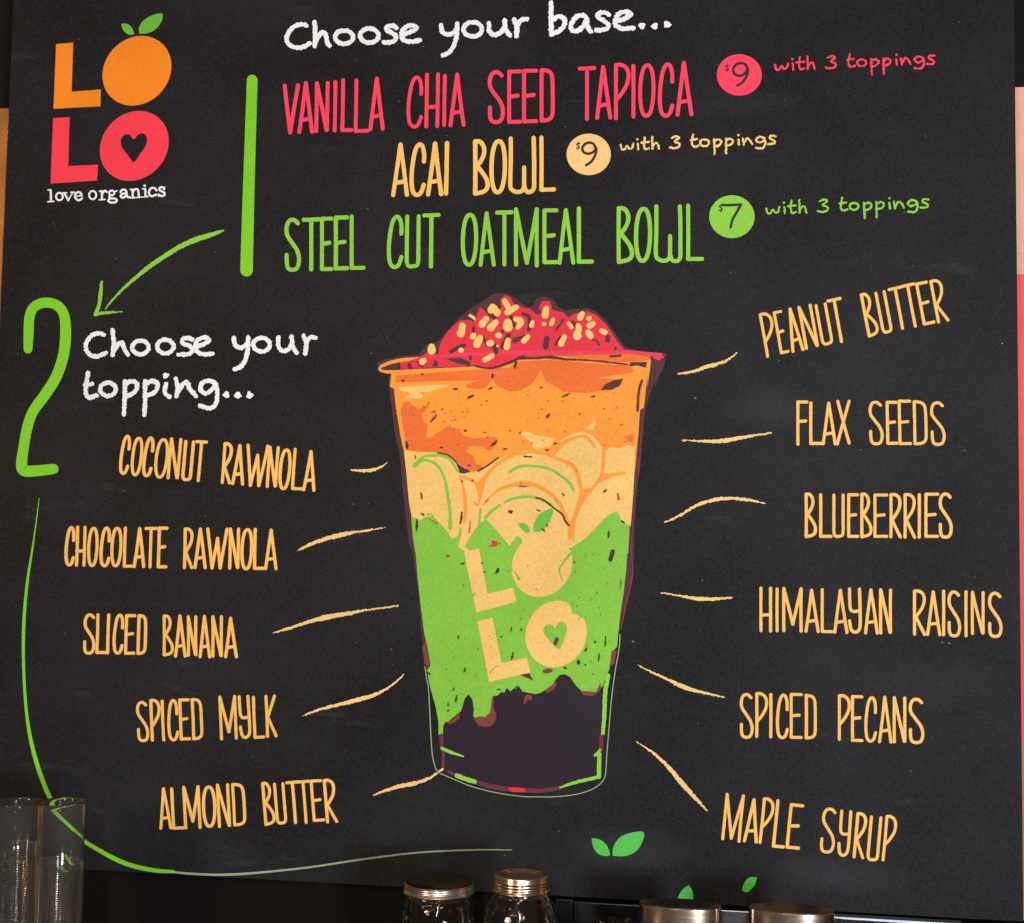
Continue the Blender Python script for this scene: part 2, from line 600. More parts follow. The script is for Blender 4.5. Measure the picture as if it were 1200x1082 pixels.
# ---- capitals: name, region, scale, letters, ink, width, slant, slope
BIG = [
    ('VANILLA', (320, 0, 4.8), [('V', 62, 137, 482, 746), ('A', 148, 220, 468, 743), ('N', 243, 304, 468, 738), ('I', 347, 347, 463, 735),
      ('L', 390, 440, 452, 733), ('L', 465, 532, 452, 738), ('A', 548, 618, 442, 726)], 'pink', 4.5, .015, -.03),
    ('CHIA', (320, 0, 4.8), [('C', 760, 832, 437, 714), ('H', 862, 924, 420, 712), ('I', 963, 963, 428, 705), ('A', 998, 1072, 420, 705)], 'pink', 4.5, .015, -.03),
    ('SEED', (560, 0, 4.615), [('S', 64, 136, 392, 662), ('E', 170, 228, 388, 660), ('E', 250, 316, 384, 657), ('D', 345, 405, 380, 652)], 'pink', 4.6, .0, -.03),
    ('TAPIOCA', (560, 0, 4.615), [('T', 550, 630, 370, 645), ('A', 645, 716, 364, 638), ('P', 747, 815, 352, 640), ('I', 841, 841, 358, 632),
      ('O', 878, 950, 354, 628), ('C', 984, 1052, 350, 628), ('A', 1080, 1155, 342, 620)], 'pink', 4.6, .0, -.03),
    ('ACAI', (450, 150, 4.444), [('A', 48, 120, 87, 350), ('C', 142, 206, 87, 350), ('A', 230, 298, 82, 346), ('I', 323, 323, 80, 342)], 'yellow', 5.0, .02, -.03),
    ('BOWL', (450, 150, 4.444), [('B', 475, 542, 70, 342), ('O', 560, 630, 70, 336), ('w', 658, 782, 54, 332), ('L', 820, 885, 50, 322)], 'yellow', 5.0, .0, -.03),
    ('STEEL', (320, 230, 4.444), [('S', 70, 136, 124, 384), ('T', 160, 238, 122, 382), ('E', 255, 304, 118, 380), ('E', 327, 386, 112, 376), ('L', 410, 472, 105, 374)], 'lime', 4.8, .0, -.02),
    ('CUT', (320, 230, 4.444), [('C', 602, 668, 108, 370), ('U', 696, 756, 106, 365), ('T', 785, 860, 99, 366)], 'lime', 4.8, .01, -.02),
    ('OATMEAL', (450, 150, 4.444), [('O', 411, 480, 453, 713), ('A', 503, 572, 445, 713), ('T', 590, 664, 440, 712), ('m', 688, 796, 424, 712),
      ('E', 836, 898, 430, 700), ('A', 915, 986, 428, 703), ('L', 1015, 1082, 420, 697)], 'lime', 4.8, .0, -.01),
    ('BOWL', (580, 220, 4.444), [('B', 645, 716, 108, 387), ('O', 735, 808, 111, 382), ('w', 838, 966, 98, 380), ('L', 1006, 1078, 94, 372)], 'lime', 4.9, .0, .0),
]
TOP = [
    ('COCONUT', (130, 500, 4.8), [('C', 50, 90, 54, 264), ('O', 114, 162, 66, 272), ('C', 180, 222, 64, 277), ('O', 246, 306, 74, 285), ('N', 322, 374, 72, 290),
      ('U', 403, 446, 86, 298), ('T', 465, 518, 86, 304)], 4.2, .09, .06),
    ('RAWNOLA', (130, 500, 4.8), [('R', 627, 667, 98, 316), ('A', 685, 741, 108, 322), ('W', 756, 868, 108, 332), ('N', 880, 926, 118, 338),
      ('O', 946, 998, 132, 350), ('L', 1022, 1076, 130, 350), ('A', 1085, 1142, 142, 357)], 4.2, .07, .05),
    ('CHOCOLATE', (65, 600, 4.444), [('C', 54, 92, 82, 277), ('H', 110, 149, 80, 278), ('O', 171, 214, 86, 280), ('C', 236, 277, 84, 281), ('O', 292, 338, 86, 281),
      ('L', 359, 405, 84, 283), ('A', 411, 460, 88, 284), ('T', 466, 520, 86, 287), ('E', 536, 575, 85, 286)], 4.2, .03, .01),
    ('RAWNOLA', (65, 600, 4.444), [('R', 672, 710, 90, 290), ('A', 727, 780, 90, 290), ('W', 790, 890, 90, 292), ('N', 908, 950, 90, 293),
      ('O', 970, 1020, 93, 297), ('L', 1037, 1086, 92, 294), ('A', 1095, 1149, 95, 296)], 4.2, .02, .01),
    ('SLICED', (85, 705, 4.8), [('S', 66, 119, 76, 291), ('L', 137, 184, 75, 287), ('I', 198, 198, 76, 289), ('C', 232, 278, 76, 291), ('E', 299, 345, 80, 291),
      ('D', 369, 408, 80, 292)], 4.1, .03, .0),
    ('BANANA', (85, 705, 4.8), [('B', 516, 564, 82, 301), ('A', 580, 634, 82, 307), ('N', 652, 694, 86, 303), ('A', 718, 772, 84, 311), ('N', 790, 838, 86, 308),
      ('A', 862, 922, 95, 311)], 4.1, .0, .0),
    ('SPICED', (150, 800, 6), [('S', 76, 142, 140, 409), ('P', 172, 228, 126, 404), ('I', 252, 252, 130, 404), ('C', 292, 352, 126, 404), ('E', 375, 434, 122, 396),
      ('D', 463, 522, 118, 394)], 4.0, -.04, -.03),
    ('MYLK', (150, 800, 6), [('M', 658, 762, 100, 394), ('Y', 794, 860, 98, 386), ('L', 894, 955, 102, 384), ('K', 982, 1042, 96, 376)], 4.0, -.04, -.05),
    ('ALMOND', (175, 900, 5), [('A', 68, 126, 122, 352), ('L', 143, 198, 122, 352), ('M', 214, 298, 112, 350), ('O', 324, 390, 112, 342), ('N', 412, 471, 100, 342),
      ('D', 500, 562, 96, 332)], 4.0, -.05, -.04),
    ('BUTTER', (175, 900, 5), [('B', 684, 736, 90, 330), ('U', 752, 801, 94, 322), ('T', 825, 889, 84, 320), ('T', 886, 953, 80, 320), ('E', 967, 1022, 76, 306),
      ('R', 1045, 1098, 73, 315)], 4.0, -.08, -.06),
    ('PEANUT', (880, 320, 5), [('P', 98, 156, 240, 484), ('E', 178, 217, 230, 464), ('A', 246, 304, 212, 454), ('N', 325, 390, 196, 436), ('U', 422, 476, 187, 414),
      ('T', 495, 566, 157, 402)], 4.0, -.18, -.2),
    ('BUTTER', (880, 320, 5), [('B', 693, 748, 123, 365), ('U', 776, 824, 115, 345), ('T', 853, 923, 90, 324), ('T', 928, 998, 72, 312), ('E', 1015, 1072, 60, 294),
      ('R', 1099, 1154, 45, 282)], 4.0, -.19, -.2),
    ('FLAX', (920, 460, 6), [('F', 90, 154, 68, 364), ('L', 181, 255, 76, 359), ('A', 268, 352, 76, 362), ('X', 367, 450, 63, 362)], 4.1, .0, .0),
    ('SEEDS', (920, 460, 6), [('S', 602, 684, 70, 362), ('E', 723, 786, 70, 358), ('E', 808, 882, 62, 360), ('D', 913, 993, 66, 361), ('S', 1034, 1120, 74, 366)], 4.1, -.02, .0),
    ('BLUEBERRIES', (930, 565, 6), [('B', 88, 156, 86, 384), ('L', 190, 262, 90, 382), ('U', 283, 348, 92, 382), ('E', 387, 450, 90, 382), ('B', 480, 546, 86, 385),
      ('E', 571, 655, 92, 382), ('R', 684, 750, 90, 386), ('R', 783, 850, 90, 388), ('I', 883, 883, 90, 388), ('E', 930, 1012, 86, 382), ('S', 1030, 1108, 86, 388)], 4.1, .0, .0),
    ('HIMALAYAN', (880, 680, 4), [('H', 47, 92, 38, 238), ('I', 123, 123, 42, 238), ('M', 154, 235, 40, 238), ('A', 258, 315, 48, 240), ('L', 334, 380, 45, 241),
      ('A', 393, 450, 48, 245), ('Y', 462, 513, 42, 244), ('A', 537, 592, 46, 248), ('N', 608, 654, 46, 248)], 4.1, .0, .02),
    ('RAISINS', (880, 680, 4), [('R', 767, 814, 52, 254), ('A', 828, 885, 55, 255), ('I', 903, 903, 52, 256), ('S', 928, 978, 56, 261), ('I', 1008, 1008, 55, 261),
      ('N', 1038, 1088, 58, 251), ('S', 1118, 1172, 62, 264)], 4.1, .0, .03),
    ('SPICED', (855, 800, 5), [('S', 68, 132, 71, 321), ('P', 159, 217, 66, 315), ('I', 241, 241, 70, 318), ('C', 280, 338, 73, 324), ('E', 361, 420, 70, 321),
      ('D', 449, 502, 76, 324)], 4.1, .0, .02),
    ('PECANS', (855, 800, 5), [('P', 643, 701, 79, 334), ('E', 720, 775, 83, 339), ('C', 798, 855, 88, 344), ('A', 878, 945, 86, 348), ('N', 965, 1026, 90, 348),
      ('S', 1058, 1132, 99, 352)], 4.1, .0, .03),
    ('MAPLE', (835, 920, 5.217), [('m', 62, 162, 62, 334), ('A', 195, 267, 92, 345), ('P', 290, 348, 88, 354), ('L', 372, 432, 100, 376), ('E', 456, 525, 124, 383)], 4.1, .1, .1),
    ('SYRUP', (835, 920, 5.217), [('S', 660, 734, 148, 410), ('Y', 766, 826, 162, 430), ('R', 865, 918, 178, 442), ('U', 948, 1006, 198, 456), ('P', 1042, 1100, 195, 461)], 4.1, .09, .1),
]
n_ = 0
for nm, (x0, y0, s), letters, mat, wd, sl, sp in BIG:
    n_ += 1
    k = Ink(seed=10 + n_)
    word(k, zr(x0, y0, s), s, letters, wd, sl, sp)
    part(k, 'printed_word', mat, '%s in %s capitals' % (nm, {'pink': 'pink', 'yellow': 'yellow', 'lime': 'lime green'}[mat]))
prev = ''
for nm, (x0, y0, s), letters, wd, sl, sp in TOP:
    n_ += 1
    k = Ink(.0004, seed=10 + n_)
    word(k, zr(x0, y0, s), s, letters, wd * .84, sl, sp)
    pw = part(k, 'printed_word', 'yellow', '%s in narrow yellow orange capitals' % nm)
    k = Ink(.0001, seed=10 + n_)
    word(k, zr(x0, y0, s), s, letters, wd * .84 + .6, sl, sp)
    part(k, 'ink_edge', 'tan', None, pw)


# ---- chalk hand lettering.  item: ('s', pts) stroke, ('o', cx, cy, rx, ry), ('d', x, y, r)
def chalk(ink, z, s, items, wd, rough):
    for it in items:
        if it[0] == 's':
            ink.stroke([z(*p) for p in it[1]], wd / s, rough=rough, step=0.8, freq=0.8)
        elif it[0] == 'o':
            cx, cy = z(it[1], it[2])
            ink.loop(cx, cy, it[3] / s, it[4] / s, wd / s, rough=rough, freq=0.8, n=56)
        else:
            cx, cy = z(it[1], it[2])
            r = it[3] / s
            ink.fill([(cx + r * (1 + .25 * math.cos(3 * a + it[1])) * math.cos(a), cy + r * math.sin(a)) for a in [2 * math.pi * q / 14 for q in range(14)]],
                     rough=rough * .6, freq=0.8)


CH = [
    ('s', [(188, 146), (160, 138), (118, 152), (86, 186), (76, 225), (96, 256), (140, 270), (178, 262), (206, 245)]),
    ('s', [(233, 126), (238, 190), (234, 260)]), ('s', [(238, 240), (258, 205), (282, 182), (298, 200), (304, 235), (318, 258)]),
    ('o', 400, 210, 50, 38), ('o', 542, 202, 52, 40),
    ('s', [(694, 158), (672, 146), (644, 150), (640, 170), (670, 188), (692, 206), (680, 232), (650, 240), (624, 238)]),
    ('s', [(734, 196), (780, 178), (806, 158), (782, 144), (746, 154), (724, 188), (732, 222), (770, 236), (826, 228)]),
]
CH2 = [
    ('s', [(945, 142), (952, 178), (984, 196), (1018, 182), (1036, 160)]), ('s', [(1036, 134), (1034, 200), (1016, 262), (990, 296), (956, 312)]),
    ('o', 1124, 166, 52, 40)]
CH3 = [
    ('s', [(60, 128), (62, 168), (92, 190), (128, 172), (148, 140)]), ('s', [(146, 112), (150, 160), (172, 192)]),
    ('s', [(196, 108), (212, 150), (208, 198)]), ('s', [(211, 150), (232, 112), (266, 104)])]
CB = [
    ('s', [(396, 16), (396, 100), (397, 186)]), ('s', [(400, 184), (444, 166), (470, 130), (462, 98), (436, 90), (406, 108)]),
    ('s', [(586, 96), (560, 82), (526, 98), (504, 136), (510, 166), (540, 168), (572, 140), (590, 104)]), ('s', [(588, 108), (594, 146), (612, 170)]),
    ('s', [(708, 80), (682, 68), (652, 78), (654, 98), (688, 118), (706, 140), (688, 162), (640, 164)]),
    ('s', [(746, 116), (790, 104), (828, 78), (800, 66), (762, 76), (742, 110), (748, 140), (786, 156), (842, 152)]),
    ('d', 888, 143, 18), ('d', 958, 143, 18), ('d', 1024, 134, 19)]
k = Ink(seed=61)
chalk(k, zr(320, 0, 4.8), 4.8, CH, 25.5, .8)
part(k, 'printed_word', 'white', 'Choose in white chalk lettering at the top')
k = Ink(seed=62)
chalk(k, zr(320, 0, 4.8), 4.8, CH2, 25, .8)
chalk(k, zr(560, 0, 4.615), 4.615, CH3, 25.5, .8)
part(k, 'printed_word', 'white', 'your in white chalk lettering at the top')
k = Ink(seed=63)
chalk(k, zr(560, 0, 4.615), 4.615, CB, 25.5, .8)
part(k, 'printed_word', 'white', 'base with three dots in white chalk lettering')
CT1 = [
    ('s', [(156, 84), (136, 78), (104, 88), (80, 120), (80, 152), (104, 176), (132, 178), (166, 164)]),
    ('s', [(195, 64), (200, 120), (195, 174)]), ('s', [(199, 158), (220, 126), (238, 122), (248, 150), (262, 172)]),
    ('o', 318, 140, 36, 30), ('o', 427, 136, 36, 30),
    ('s', [(546, 106), (524, 98), (502, 106), (506, 122), (534, 134), (546, 150), (532, 168), (484, 172)]),
    ('s', [(566, 136), (596, 126), (620, 106), (600, 96), (572, 106), (558, 134), (568, 160), (596, 170), (634, 168)])]
CT2 = [
    ('s', [(728, 98), (734, 128), (760, 142), (790, 120)]), ('s', [(790, 96), (790, 148), (776, 200), (756, 226), (732, 236)]),
    ('o', 850, 128, 36, 30), ('s', [(924, 96), (924, 134), (942, 156), (968, 148), (984, 120)]), ('s', [(982, 92), (988, 136), (1004, 164)]),
    ('s', [(1034, 88), (1046, 122), (1042, 168)]), ('s', [(1046, 122), (1062, 96), (1088, 98)])]
CT3 = [
    ('s', [(88, 252), (80, 300), (78, 344), (96, 360), (126, 350)]), ('s', [(74, 306), (106, 300)]),
    ('o', 175, 324, 34, 29), ('s', [(250, 288), (248, 360), (245, 436)]), ('s', [(252, 302), (280, 288), (302, 300), (298, 328), (276, 346), (252, 354)]),
    ('s', [(338, 288), (338, 360), (335, 436)]), ('s', [(341, 302), (370, 288), (392, 300), (388, 328), (366, 346), (342, 352)]),
    ('s', [(430, 300), (424, 336), (446, 358)]), ('d', 428, 264, 13), ('s', [(474, 278), (480, 320), (476, 354)]),
    ('s', [(482, 338), (504, 304), (524, 292), (532, 318), (562, 354)]),
    ('s', [(642, 294), (616, 286), (588, 298), (582, 326), (602, 342), (628, 330), (646, 302)]),
    ('s', [(648, 300), (656, 346), (648, 390), (622, 408), (580, 396)]), ('d', 695, 347, 14), ('d', 746, 349, 15), ('d', 797, 349, 15)]
zt = zr(80, 370, 3.75)
for nm, it, lb in (('a', CT1, 'Choose in white chalk lettering beside the numeral 2'), ('b', CT2, 'your in white chalk lettering beside the numeral 2'),
                   ('c', CT3, 'topping with three dots in white chalk lettering')):
    k = Ink(seed=70 + ord(nm))
    chalk(k, zt, 3.75, it, 19, .75)
    part(k, 'printed_word', 'white', lb)

WITH = [[('s', [(335, 112), (342, 134), (356, 136), (368, 118), (380, 133), (394, 128), (400, 106)]), ('s', [(424, 106), (426, 136)]), ('d', 422, 84, 6),
         ('s', [(460, 74), (456, 110), (462, 134), (482, 130)]), ('s', [(442, 101), (482, 97)]),
         ('s', [(498, 70), (500, 134)]), ('s', [(502, 120), (514, 103), (526, 106), (534, 133)])],
        [('s', [(600, 76), (622, 68), (636, 76), (614, 95), (638, 106), (636, 122), (614, 130), (590, 125)])],
        [('s', [(710, 60), (704, 104), (714, 122), (738, 116)]), ('s', [(698, 88), (730, 82)]), ('o', 770, 102, 22, 17),
         ('s', [(818, 84), (822, 160)]), ('s', [(821, 92), (842, 84), (856, 98), (842, 116), (823, 120)]),
         ('s', [(880, 80), (881, 156)]), ('s', [(882, 90), (902, 80), (917, 94), (904, 111), (884, 116)]),
         ('s', [(944, 84), (946, 112)]), ('d', 944, 62, 6), ('s', [(967, 80), (972, 112)]), ('s', [(974, 102), (988, 80), (1002, 86), (1016, 108)]),
         ('s', [(1078, 78), (1054, 71), (1036, 86), (1050, 101), (1074, 92), (1080, 80)]), ('s', [(1080, 78), (1083, 108), (1068, 130), (1036, 128)]),
         ('s', [(1136, 68), (1112, 66), (1108, 80), (1130, 90), (1130, 106), (1098, 109)])]]
for ri, (x0, y0, s, ox, oy, mat, cn) in enumerate([(830, 50, 4.286, 0, 0, 'pink', 'pink'), (649.6, 145, 4.4, 14, -3, 'cream', 'cream yellow'),
                                                  (820, 215, 4.138, -14, 9, 'lime', 'green')]):
    if ri == 1:
        zz = zr(650 + 6 / 4.286 * 1.0, 145 - 2 / 4.286, 4.286 * 1.03)
    elif ri == 2:
        zz = zr(820 - 6 / 4.138, 215 + 12 / 4.138, 4.138 * 1.02)
    else:
        zz = zr(830, 50, 4.286)
    for items, nm in zip(WITH, ('with', '3', 'toppings')):
        k = Ink(seed=90 + ri * 3 + len(nm))
        chalk(k, zz, 4.286, items, 10.2, .55)
        part(k, 'printed_word', mat, '%s in small %s chalk lettering' % (nm, cn))

# ---- price badges
for (zz, s, cx, cy, rx, ry, mat, lb, num, dol) in [
    (zr(830, 50, 4.286), 4.286, 156, 163, 113, 104, 'pink', 'pink price badge reading $9',
     [[(196, 128), (182, 108), (150, 106), (126, 130), (132, 158), (160, 168), (188, 152), (198, 126), (196, 160), (174, 198), (146, 216)]], (95, 128)),
    (zr(650, 145, 4.286), 4.286, 171, 155, 111, 104, 'cream', 'yellow price badge reading $9',
     [[(206, 122), (192, 100), (162, 98), (140, 120), (146, 144), (172, 152), (198, 140), (208, 118), (206, 152), (186, 190), (158, 210)]], (118, 112)),
    (zr(820, 215, 4.138), 4.138, 156, 162, 110, 104, 'lime', 'lime green price badge reading $7',
     [[(112, 106), (155, 106), (200, 104)], [(200, 104), (176, 146), (158, 180), (150, 214)]], (103, 120))]:
    k = Ink(seed=int(cx))
    c = zz(cx, cy)
    k.ellipse(c[0], c[1], rx / s, ry / s)
    bdg = part(k, 'price_badge', mat, lb)
    k = Ink(0.0006, seed=7)
    for st in num:
        k.stroke([zz(*p) for p in st], 13 / s)
    dx, dy = dol
    k.stroke([zz(dx + 9, dy - 11), zz(dx - 2, dy - 13), zz(dx - 8, dy - 6), zz(dx, dy), zz(dx + 7, dy + 7), zz(dx, dy + 14), zz(dx - 9, dy + 11)], 6 / s)
    k.stroke([zz(dx + 2, dy - 21), zz(dx - 1, dy + 22)], 3.2 / s)
    part(k, 'price_numeral', 'dark', None, bdg)

# ---- logo
z = zr(30, 0, 4.328)
for pts, mat, lb in (([(155, 225), (242, 217), (234, 466), (382, 455), (380, 540), (142, 553)], 'orange', 'orange letter L of the logo'),
                     ([(140, 600), (224, 595), (217, 843), (368, 836), (363, 917), (127, 932)], 'red', 'red letter L of the logo')):
    k = Ink(seed=5)
    k.fill([z(*p) for p in pts])
    part(k, 'logo_letter', mat, lb)
k = Ink(seed=5)
c = z(565, 360)
k.ellipse(c[0], c[1], 175 / 4.328, 177 / 4.328, R(-8))
part(k, 'logo_letter', 'orange', 'orange letter O of the logo, drawn as an orange')
heart = [(549, 823), (516, 784), (488, 745), (484, 708), (500, 686), (526, 684), (549, 706), (574, 682), (602, 680), (617, 706), (608, 744), (578, 786)]
k = Ink(seed=6)
c = z(552, 741)
hp = [z(*p) for p in heart]
k.fill([(c[0] + 175 / 4.328 * math.cos(2 * math.pi * q / 56), c[1] + 177.5 / 4.328 * math.sin(2 * math.pi * q / 56 + R(-8))) for q in range(56)],
       holes=[hp])
part(k, 'logo_letter', 'red', 'red letter O of the logo with a heart cut out')
for pts in ([(577, 172), (576, 140), (598, 106), (640, 80), (693, 70), (690, 108), (664, 145), (625, 168)],
            [(485, 122), (515, 122), (540, 143), (550, 174), (522, 176), (496, 154)]):
    k = Ink(seed=6)
    k.fill([z(*p) for p in catmull(pts[:1] + pts[1:] + pts[:1], 4)[:-1]])
    part(k, 'printed_leaf', 'green')
z = zr(40, 200, 7.06)


def serif_word(items, seed, lb):
    k = Ink(seed=seed)
    for it in items:
        if it[0] == 'o':
            cx, cy = z(it[1], it[2])
            k.loop(cx, cy, it[3] / 7.06, it[4] / 7.06, 15 / 7.06)
        elif it[0] == 'd':
            k.stroke([z(it[1], it[2])], 20 / 7.06)
        else:
            wdt = 11 if it[0] == 't' else 17
            k.stroke([z(*p) for p in it[1]], wdt / 7.06, smooth=len(it[1]) > 3)
    part(k, 'printed_word', 'white', lb)


serif_word([('t', [(116, 162), (138, 161)]), ('s', [(138, 162), (141, 255)]), ('t', [(114, 259), (164, 255)]), ('o', 210, 216, 28, 31),
            ('s', [(250, 186), (284, 247)]), ('t', [(284, 247), (320, 182)]), ('t', [(236, 186), (270, 184)]), ('t', [(303, 181), (334, 179)]),
            ('t', [(342, 214), (396, 209)]), ('s', [(395, 208), (388, 188), (366, 179), (342, 194), (340, 222), (358, 244), (380, 245), (398, 230)])],
           81, 'love in small white typewriter lettering')
serif_word([('o', 485, 204, 29, 34), ('t', [(540, 172), (562, 170)]), ('s', [(560, 170), (563, 240)]), ('t', [(540, 243), (588, 240)]),
            ('s', [(564, 198), (574, 176), (590, 168), (602, 178)]), ('o', 643, 186, 22, 19), ('s', [(628, 206), (622, 220), (634, 230), (668, 232), (686, 244), (676, 262), (640, 266), (616, 256), (618, 242), (634, 232)]),
            ('t', [(664, 176), (688, 168)]),
            ('s', [(716, 180), (724, 164), (748, 158), (764, 172), (768, 206), (778, 222), (790, 220)]), ('s', [(764, 188), (732, 194), (716, 208), (724, 224), (746, 222), (766, 206)]),
            ('t', [(796, 158), (816, 156)]), ('s', [(814, 158), (818, 224)]), ('t', [(798, 228), (840, 225)]), ('s', [(818, 178), (834, 156), (856, 156), (864, 176), (868, 220)]), ('t', [(852, 224), (888, 221)]),
            ('t', [(898, 153), (922, 151)]), ('s', [(920, 152), (923, 216)]), ('t', [(900, 220), (944, 216)]), ('d', 915, 126),
            ('s', [(1014, 166), (996, 146), (968, 148), (952, 172), (954, 198), (974, 214), (1012, 200)]),
            ('s', [(1078, 156), (1062, 138), (1040, 144), (1038, 162), (1060, 174), (1080, 186), (1078, 206), (1054, 212), (1032, 200)]), ('t', [(1080, 138), (1080, 158)]), ('t', [(1031, 196), (1031, 214)])],
           82, 'organics in small white typewriter lettering')

# ---- arrow
z = zr(90, 250, 5.4545)
s = 5.4545
k = Ink(seed=33)
k.stroke([z(*p) for p in [(185, 612), (212, 575), (290, 490), (380, 410), (470, 338), (560, 277), (660, 215), (760, 170), (850, 141), (905, 122), (942, 108)]],
         [v / s for v in (7, 11, 16, 22, 27, 29, 31, 34, 29, 22, 6)], rough=.45, step=.9, freq=.6)
k.stroke([z(*p) for p in [(160, 440), (152, 520), (142, 590), (120, 648)]], [v / s for v in (16, 26, 22, 24)], rough=.4, step=.9, freq=.6)
k.stroke([z(*p) for p in [(118, 652), (150, 640), (200, 636), (290, 629)]], [v / s for v in (16, 20, 18, 7)], rough=.5, step=.9, freq=.6)
part(k, 'printed_arrow', 'lime')

# ---- long green curve
z = zr(0, 560, 2.459)
k = Ink(seed=34)
C1 = [z(*p) for p in [(113, 60), (103, 140), (92, 215), (78, 310), (69, 420), (68, 530), (75, 660), (90, 760), (115, 850), (148, 930), (190, 990), (222, 1028), (244, 1048)]]
k.stroke(C1 + [(113, 994.6), (130, 1004.2), (153, 1014), (182, 1020.2), (203, 1021.5)],
         [.8, 1.4, 2.4, 3.2, 3.8, 3.4, 3.6, 4.4, 5.2, 5.2, 4.8, 4.6, 4.6, 5.0, 5.2, 5.4, 4.8, 3.6], rough=.12)
part(k, 'printed_line', 'grass', 'long green line curving down from the numeral 2')
k = Ink(seed=35)
k.stroke([(203, 1022), (228, 1024.3), (262, 1025.2), (300, 1023), (360, 1016.8), (427, 1006.8), (493, 999), (560, 996), (600, 996.3)],
         [2.6, 2.6, 2.8, 2.6, 2.2, 2.2, 2.0, 1.6, .7], rough=.1)
part(k, 'printed_line', 'sage', 'thin pale green line along the foot of the board')

# ---- pointer ticks
TICK = [('coconut', (60, 500, 3), [(1055, 152), (1095, 156), (1135, 151), (1163, 140), (1180, 127)], (5, 12, 14, 7, 3)),
        ('chocolate', (60, 500, 3), [(862, 438), (905, 417), (960, 396), (1020, 381), (1080, 370), (1175, 355)], (3, 12, 16, 18, 9, 4)),
        ('banana', (80, 690, 3), [(720, 156), (780, 138), (850, 115), (905, 101), (970, 90), (1050, 75), (1160, 60)], (4, 12, 14, 20, 17, 8, 5)),
        ('mylk', (80, 690, 3), [(825, 447), (880, 426), (950, 408), (1020, 390), (1075, 374), (1130, 345), (1180, 302)], (4, 10, 14, 19, 14, 9, 4)),
        ('almond butter', (160, 860, 3), [(832, 216), (880, 198), (930, 184), (985, 172), (1040, 150), (1105, 101)], (4, 12, 18, 15, 10, 4)),
        ('peanut butter', (780, 310, 3.4286), [(50, 440), (110, 431), (160, 413), (200, 402), (240, 389), (288, 355)], (5, 12, 20, 18, 12, 5)),
        ('flax seeds', (780, 310, 3.4286), [(65, 706), (140, 710), (220, 710), (290, 699), (350, 688), (424, 677)], (5, 10, 20, 18, 11, 8)),
        ('blueberries', (760, 560, 2.727), [(50, 143), (100, 121), (150, 90), (200, 73), (250, 66), (310, 70), (374, 82)], (3, 9, 11, 14, 12, 11, 3)),
        ('himalayan raisins', (760, 560, 2.727), [(40, 367), (100, 377), (145, 385), (200, 388), (267, 384)], (4, 7, 14, 13, 6)),
        ('pecans', (730, 760, 3), [(52, 58), (100, 83), (160, 110), (205, 132), (260, 150), (357, 172)], (2, 8, 11, 18, 14, 5)),
        ('maple syrup', (730, 760, 3), [(48, 328), (110, 370), (155, 412), (200, 465), (245, 515), (297, 572)], (4, 10, 15, 20, 16, 5))]
for i, (nm, (x0, y0, s), pts, ws) in enumerate(TICK):
    z = zr(x0, y0, s)
    k = Ink(seed=110 + i)
    k.stroke([z(*p) for p in pts], [q / s * .82 for q in ws], rough=.62, step=.8, freq=.4)
    part(k, 'printed_pointer', 'cream', 'cream pointer stroke beside the word %s' % nm)

# ---- loose leaves at the foot of the board
for i, ((x0, y0, s), pts) in enumerate([
        ((430, 960, 3.4286), [(903, 77), (935, 82), (964, 106), (975, 145), (935, 143), (910, 115)]),
        ((430, 960, 3.4286), [(987, 147), (990, 112), (1014, 76), (1056, 56), (1111, 52), (1106, 92), (1080, 130), (1035, 149)]),
        ((640, 1020, 4.615), [(772, 80), (790, 110), (796, 140), (790, 165), (768, 176), (738, 164), (712, 152), (728, 118), (746, 96)]),
        ((640, 1020, 4.615), [(1140, 40), (1130, 76), (1104, 108), (1080, 118), (1060, 105), (1070, 72), (1092, 44), (1116, 36)])]):
    z = zr(x0, y0, s)
    k = Ink(seed=130 + i)
    k.fill([z(*p) for p in catmull(pts + pts[:1], 4)[:-1]])
    part(k, 'printed_leaf', 'leaf')

# ------------------------------------------------------------------ the drawn cup
A, B = zr(435, 335, 6.667), zr(600, 335, 6.316)
C_, D = zr(450, 430, 7.06), zr(600, 430, 6.667)
E, F = zr(465, 520, 7.5), zr(600, 520, 7.5)
Gz, H = zr(470, 640, 6.7625), zr(600, 640, 6.7625)
J, K = zr(480, 780, 6.76), zr(600, 780, 6.76)


def pp(*a):
    out = []
    for z, pts in a:
        out += [z(*p) for p in pts]
    return out


k = Ink(.0003, 200)
k.fill(pp((A, [(45, 600), (110, 575), (200, 556), (370, 535), (430, 465), (520, 435), (560, 395), (680, 255), (760, 190), (880, 115), (960, 62), (1040, 58), (1100, 80), (1200, 150)]),
          (B, [(110, 160), (160, 150), (180, 92), (250, 82), (310, 108), (350, 165), (400, 180), (470, 172), (560, 167), (620, 190), (700, 265), (780, 378), (830, 450), (870, 468), (1000, 488), (1145, 500), (1122, 600), (1082, 680), (1060, 758)]),
          (D, [(1120, 110), (1082, 200), (1048, 310), (1034, 400), (1024, 520), (1010, 700), (1000, 867)]),
          (F, [(1140, 60), (1135, 150), (1112, 300), (1094, 450), (1078, 700), (1068, 960)]),
          (H, [(962, 60), (965, 150), (957, 270), (922, 420), (890, 550), (868, 660), (830, 690), (780, 500), (700, 300), (300, 200)]),
          (Gz, [(500, 200), (230, 500), (225, 960), (190, 1000), (178, 880), (158, 640), (134, 350), (105, 150), (84, 0)]),
          (E, [(115, 920), (98, 800), (76, 600), (46, 330), (34, 180)]),
          (C_, [(125, 690), (85, 520), (58, 300), (40, 150), (38, 60)]), (A, [(120, 690), (60, 665)])), rough=.15)
cup = part(k, 'cup_drawing', 'plum', 'printed drawing of a filled takeaway smoothie cup')

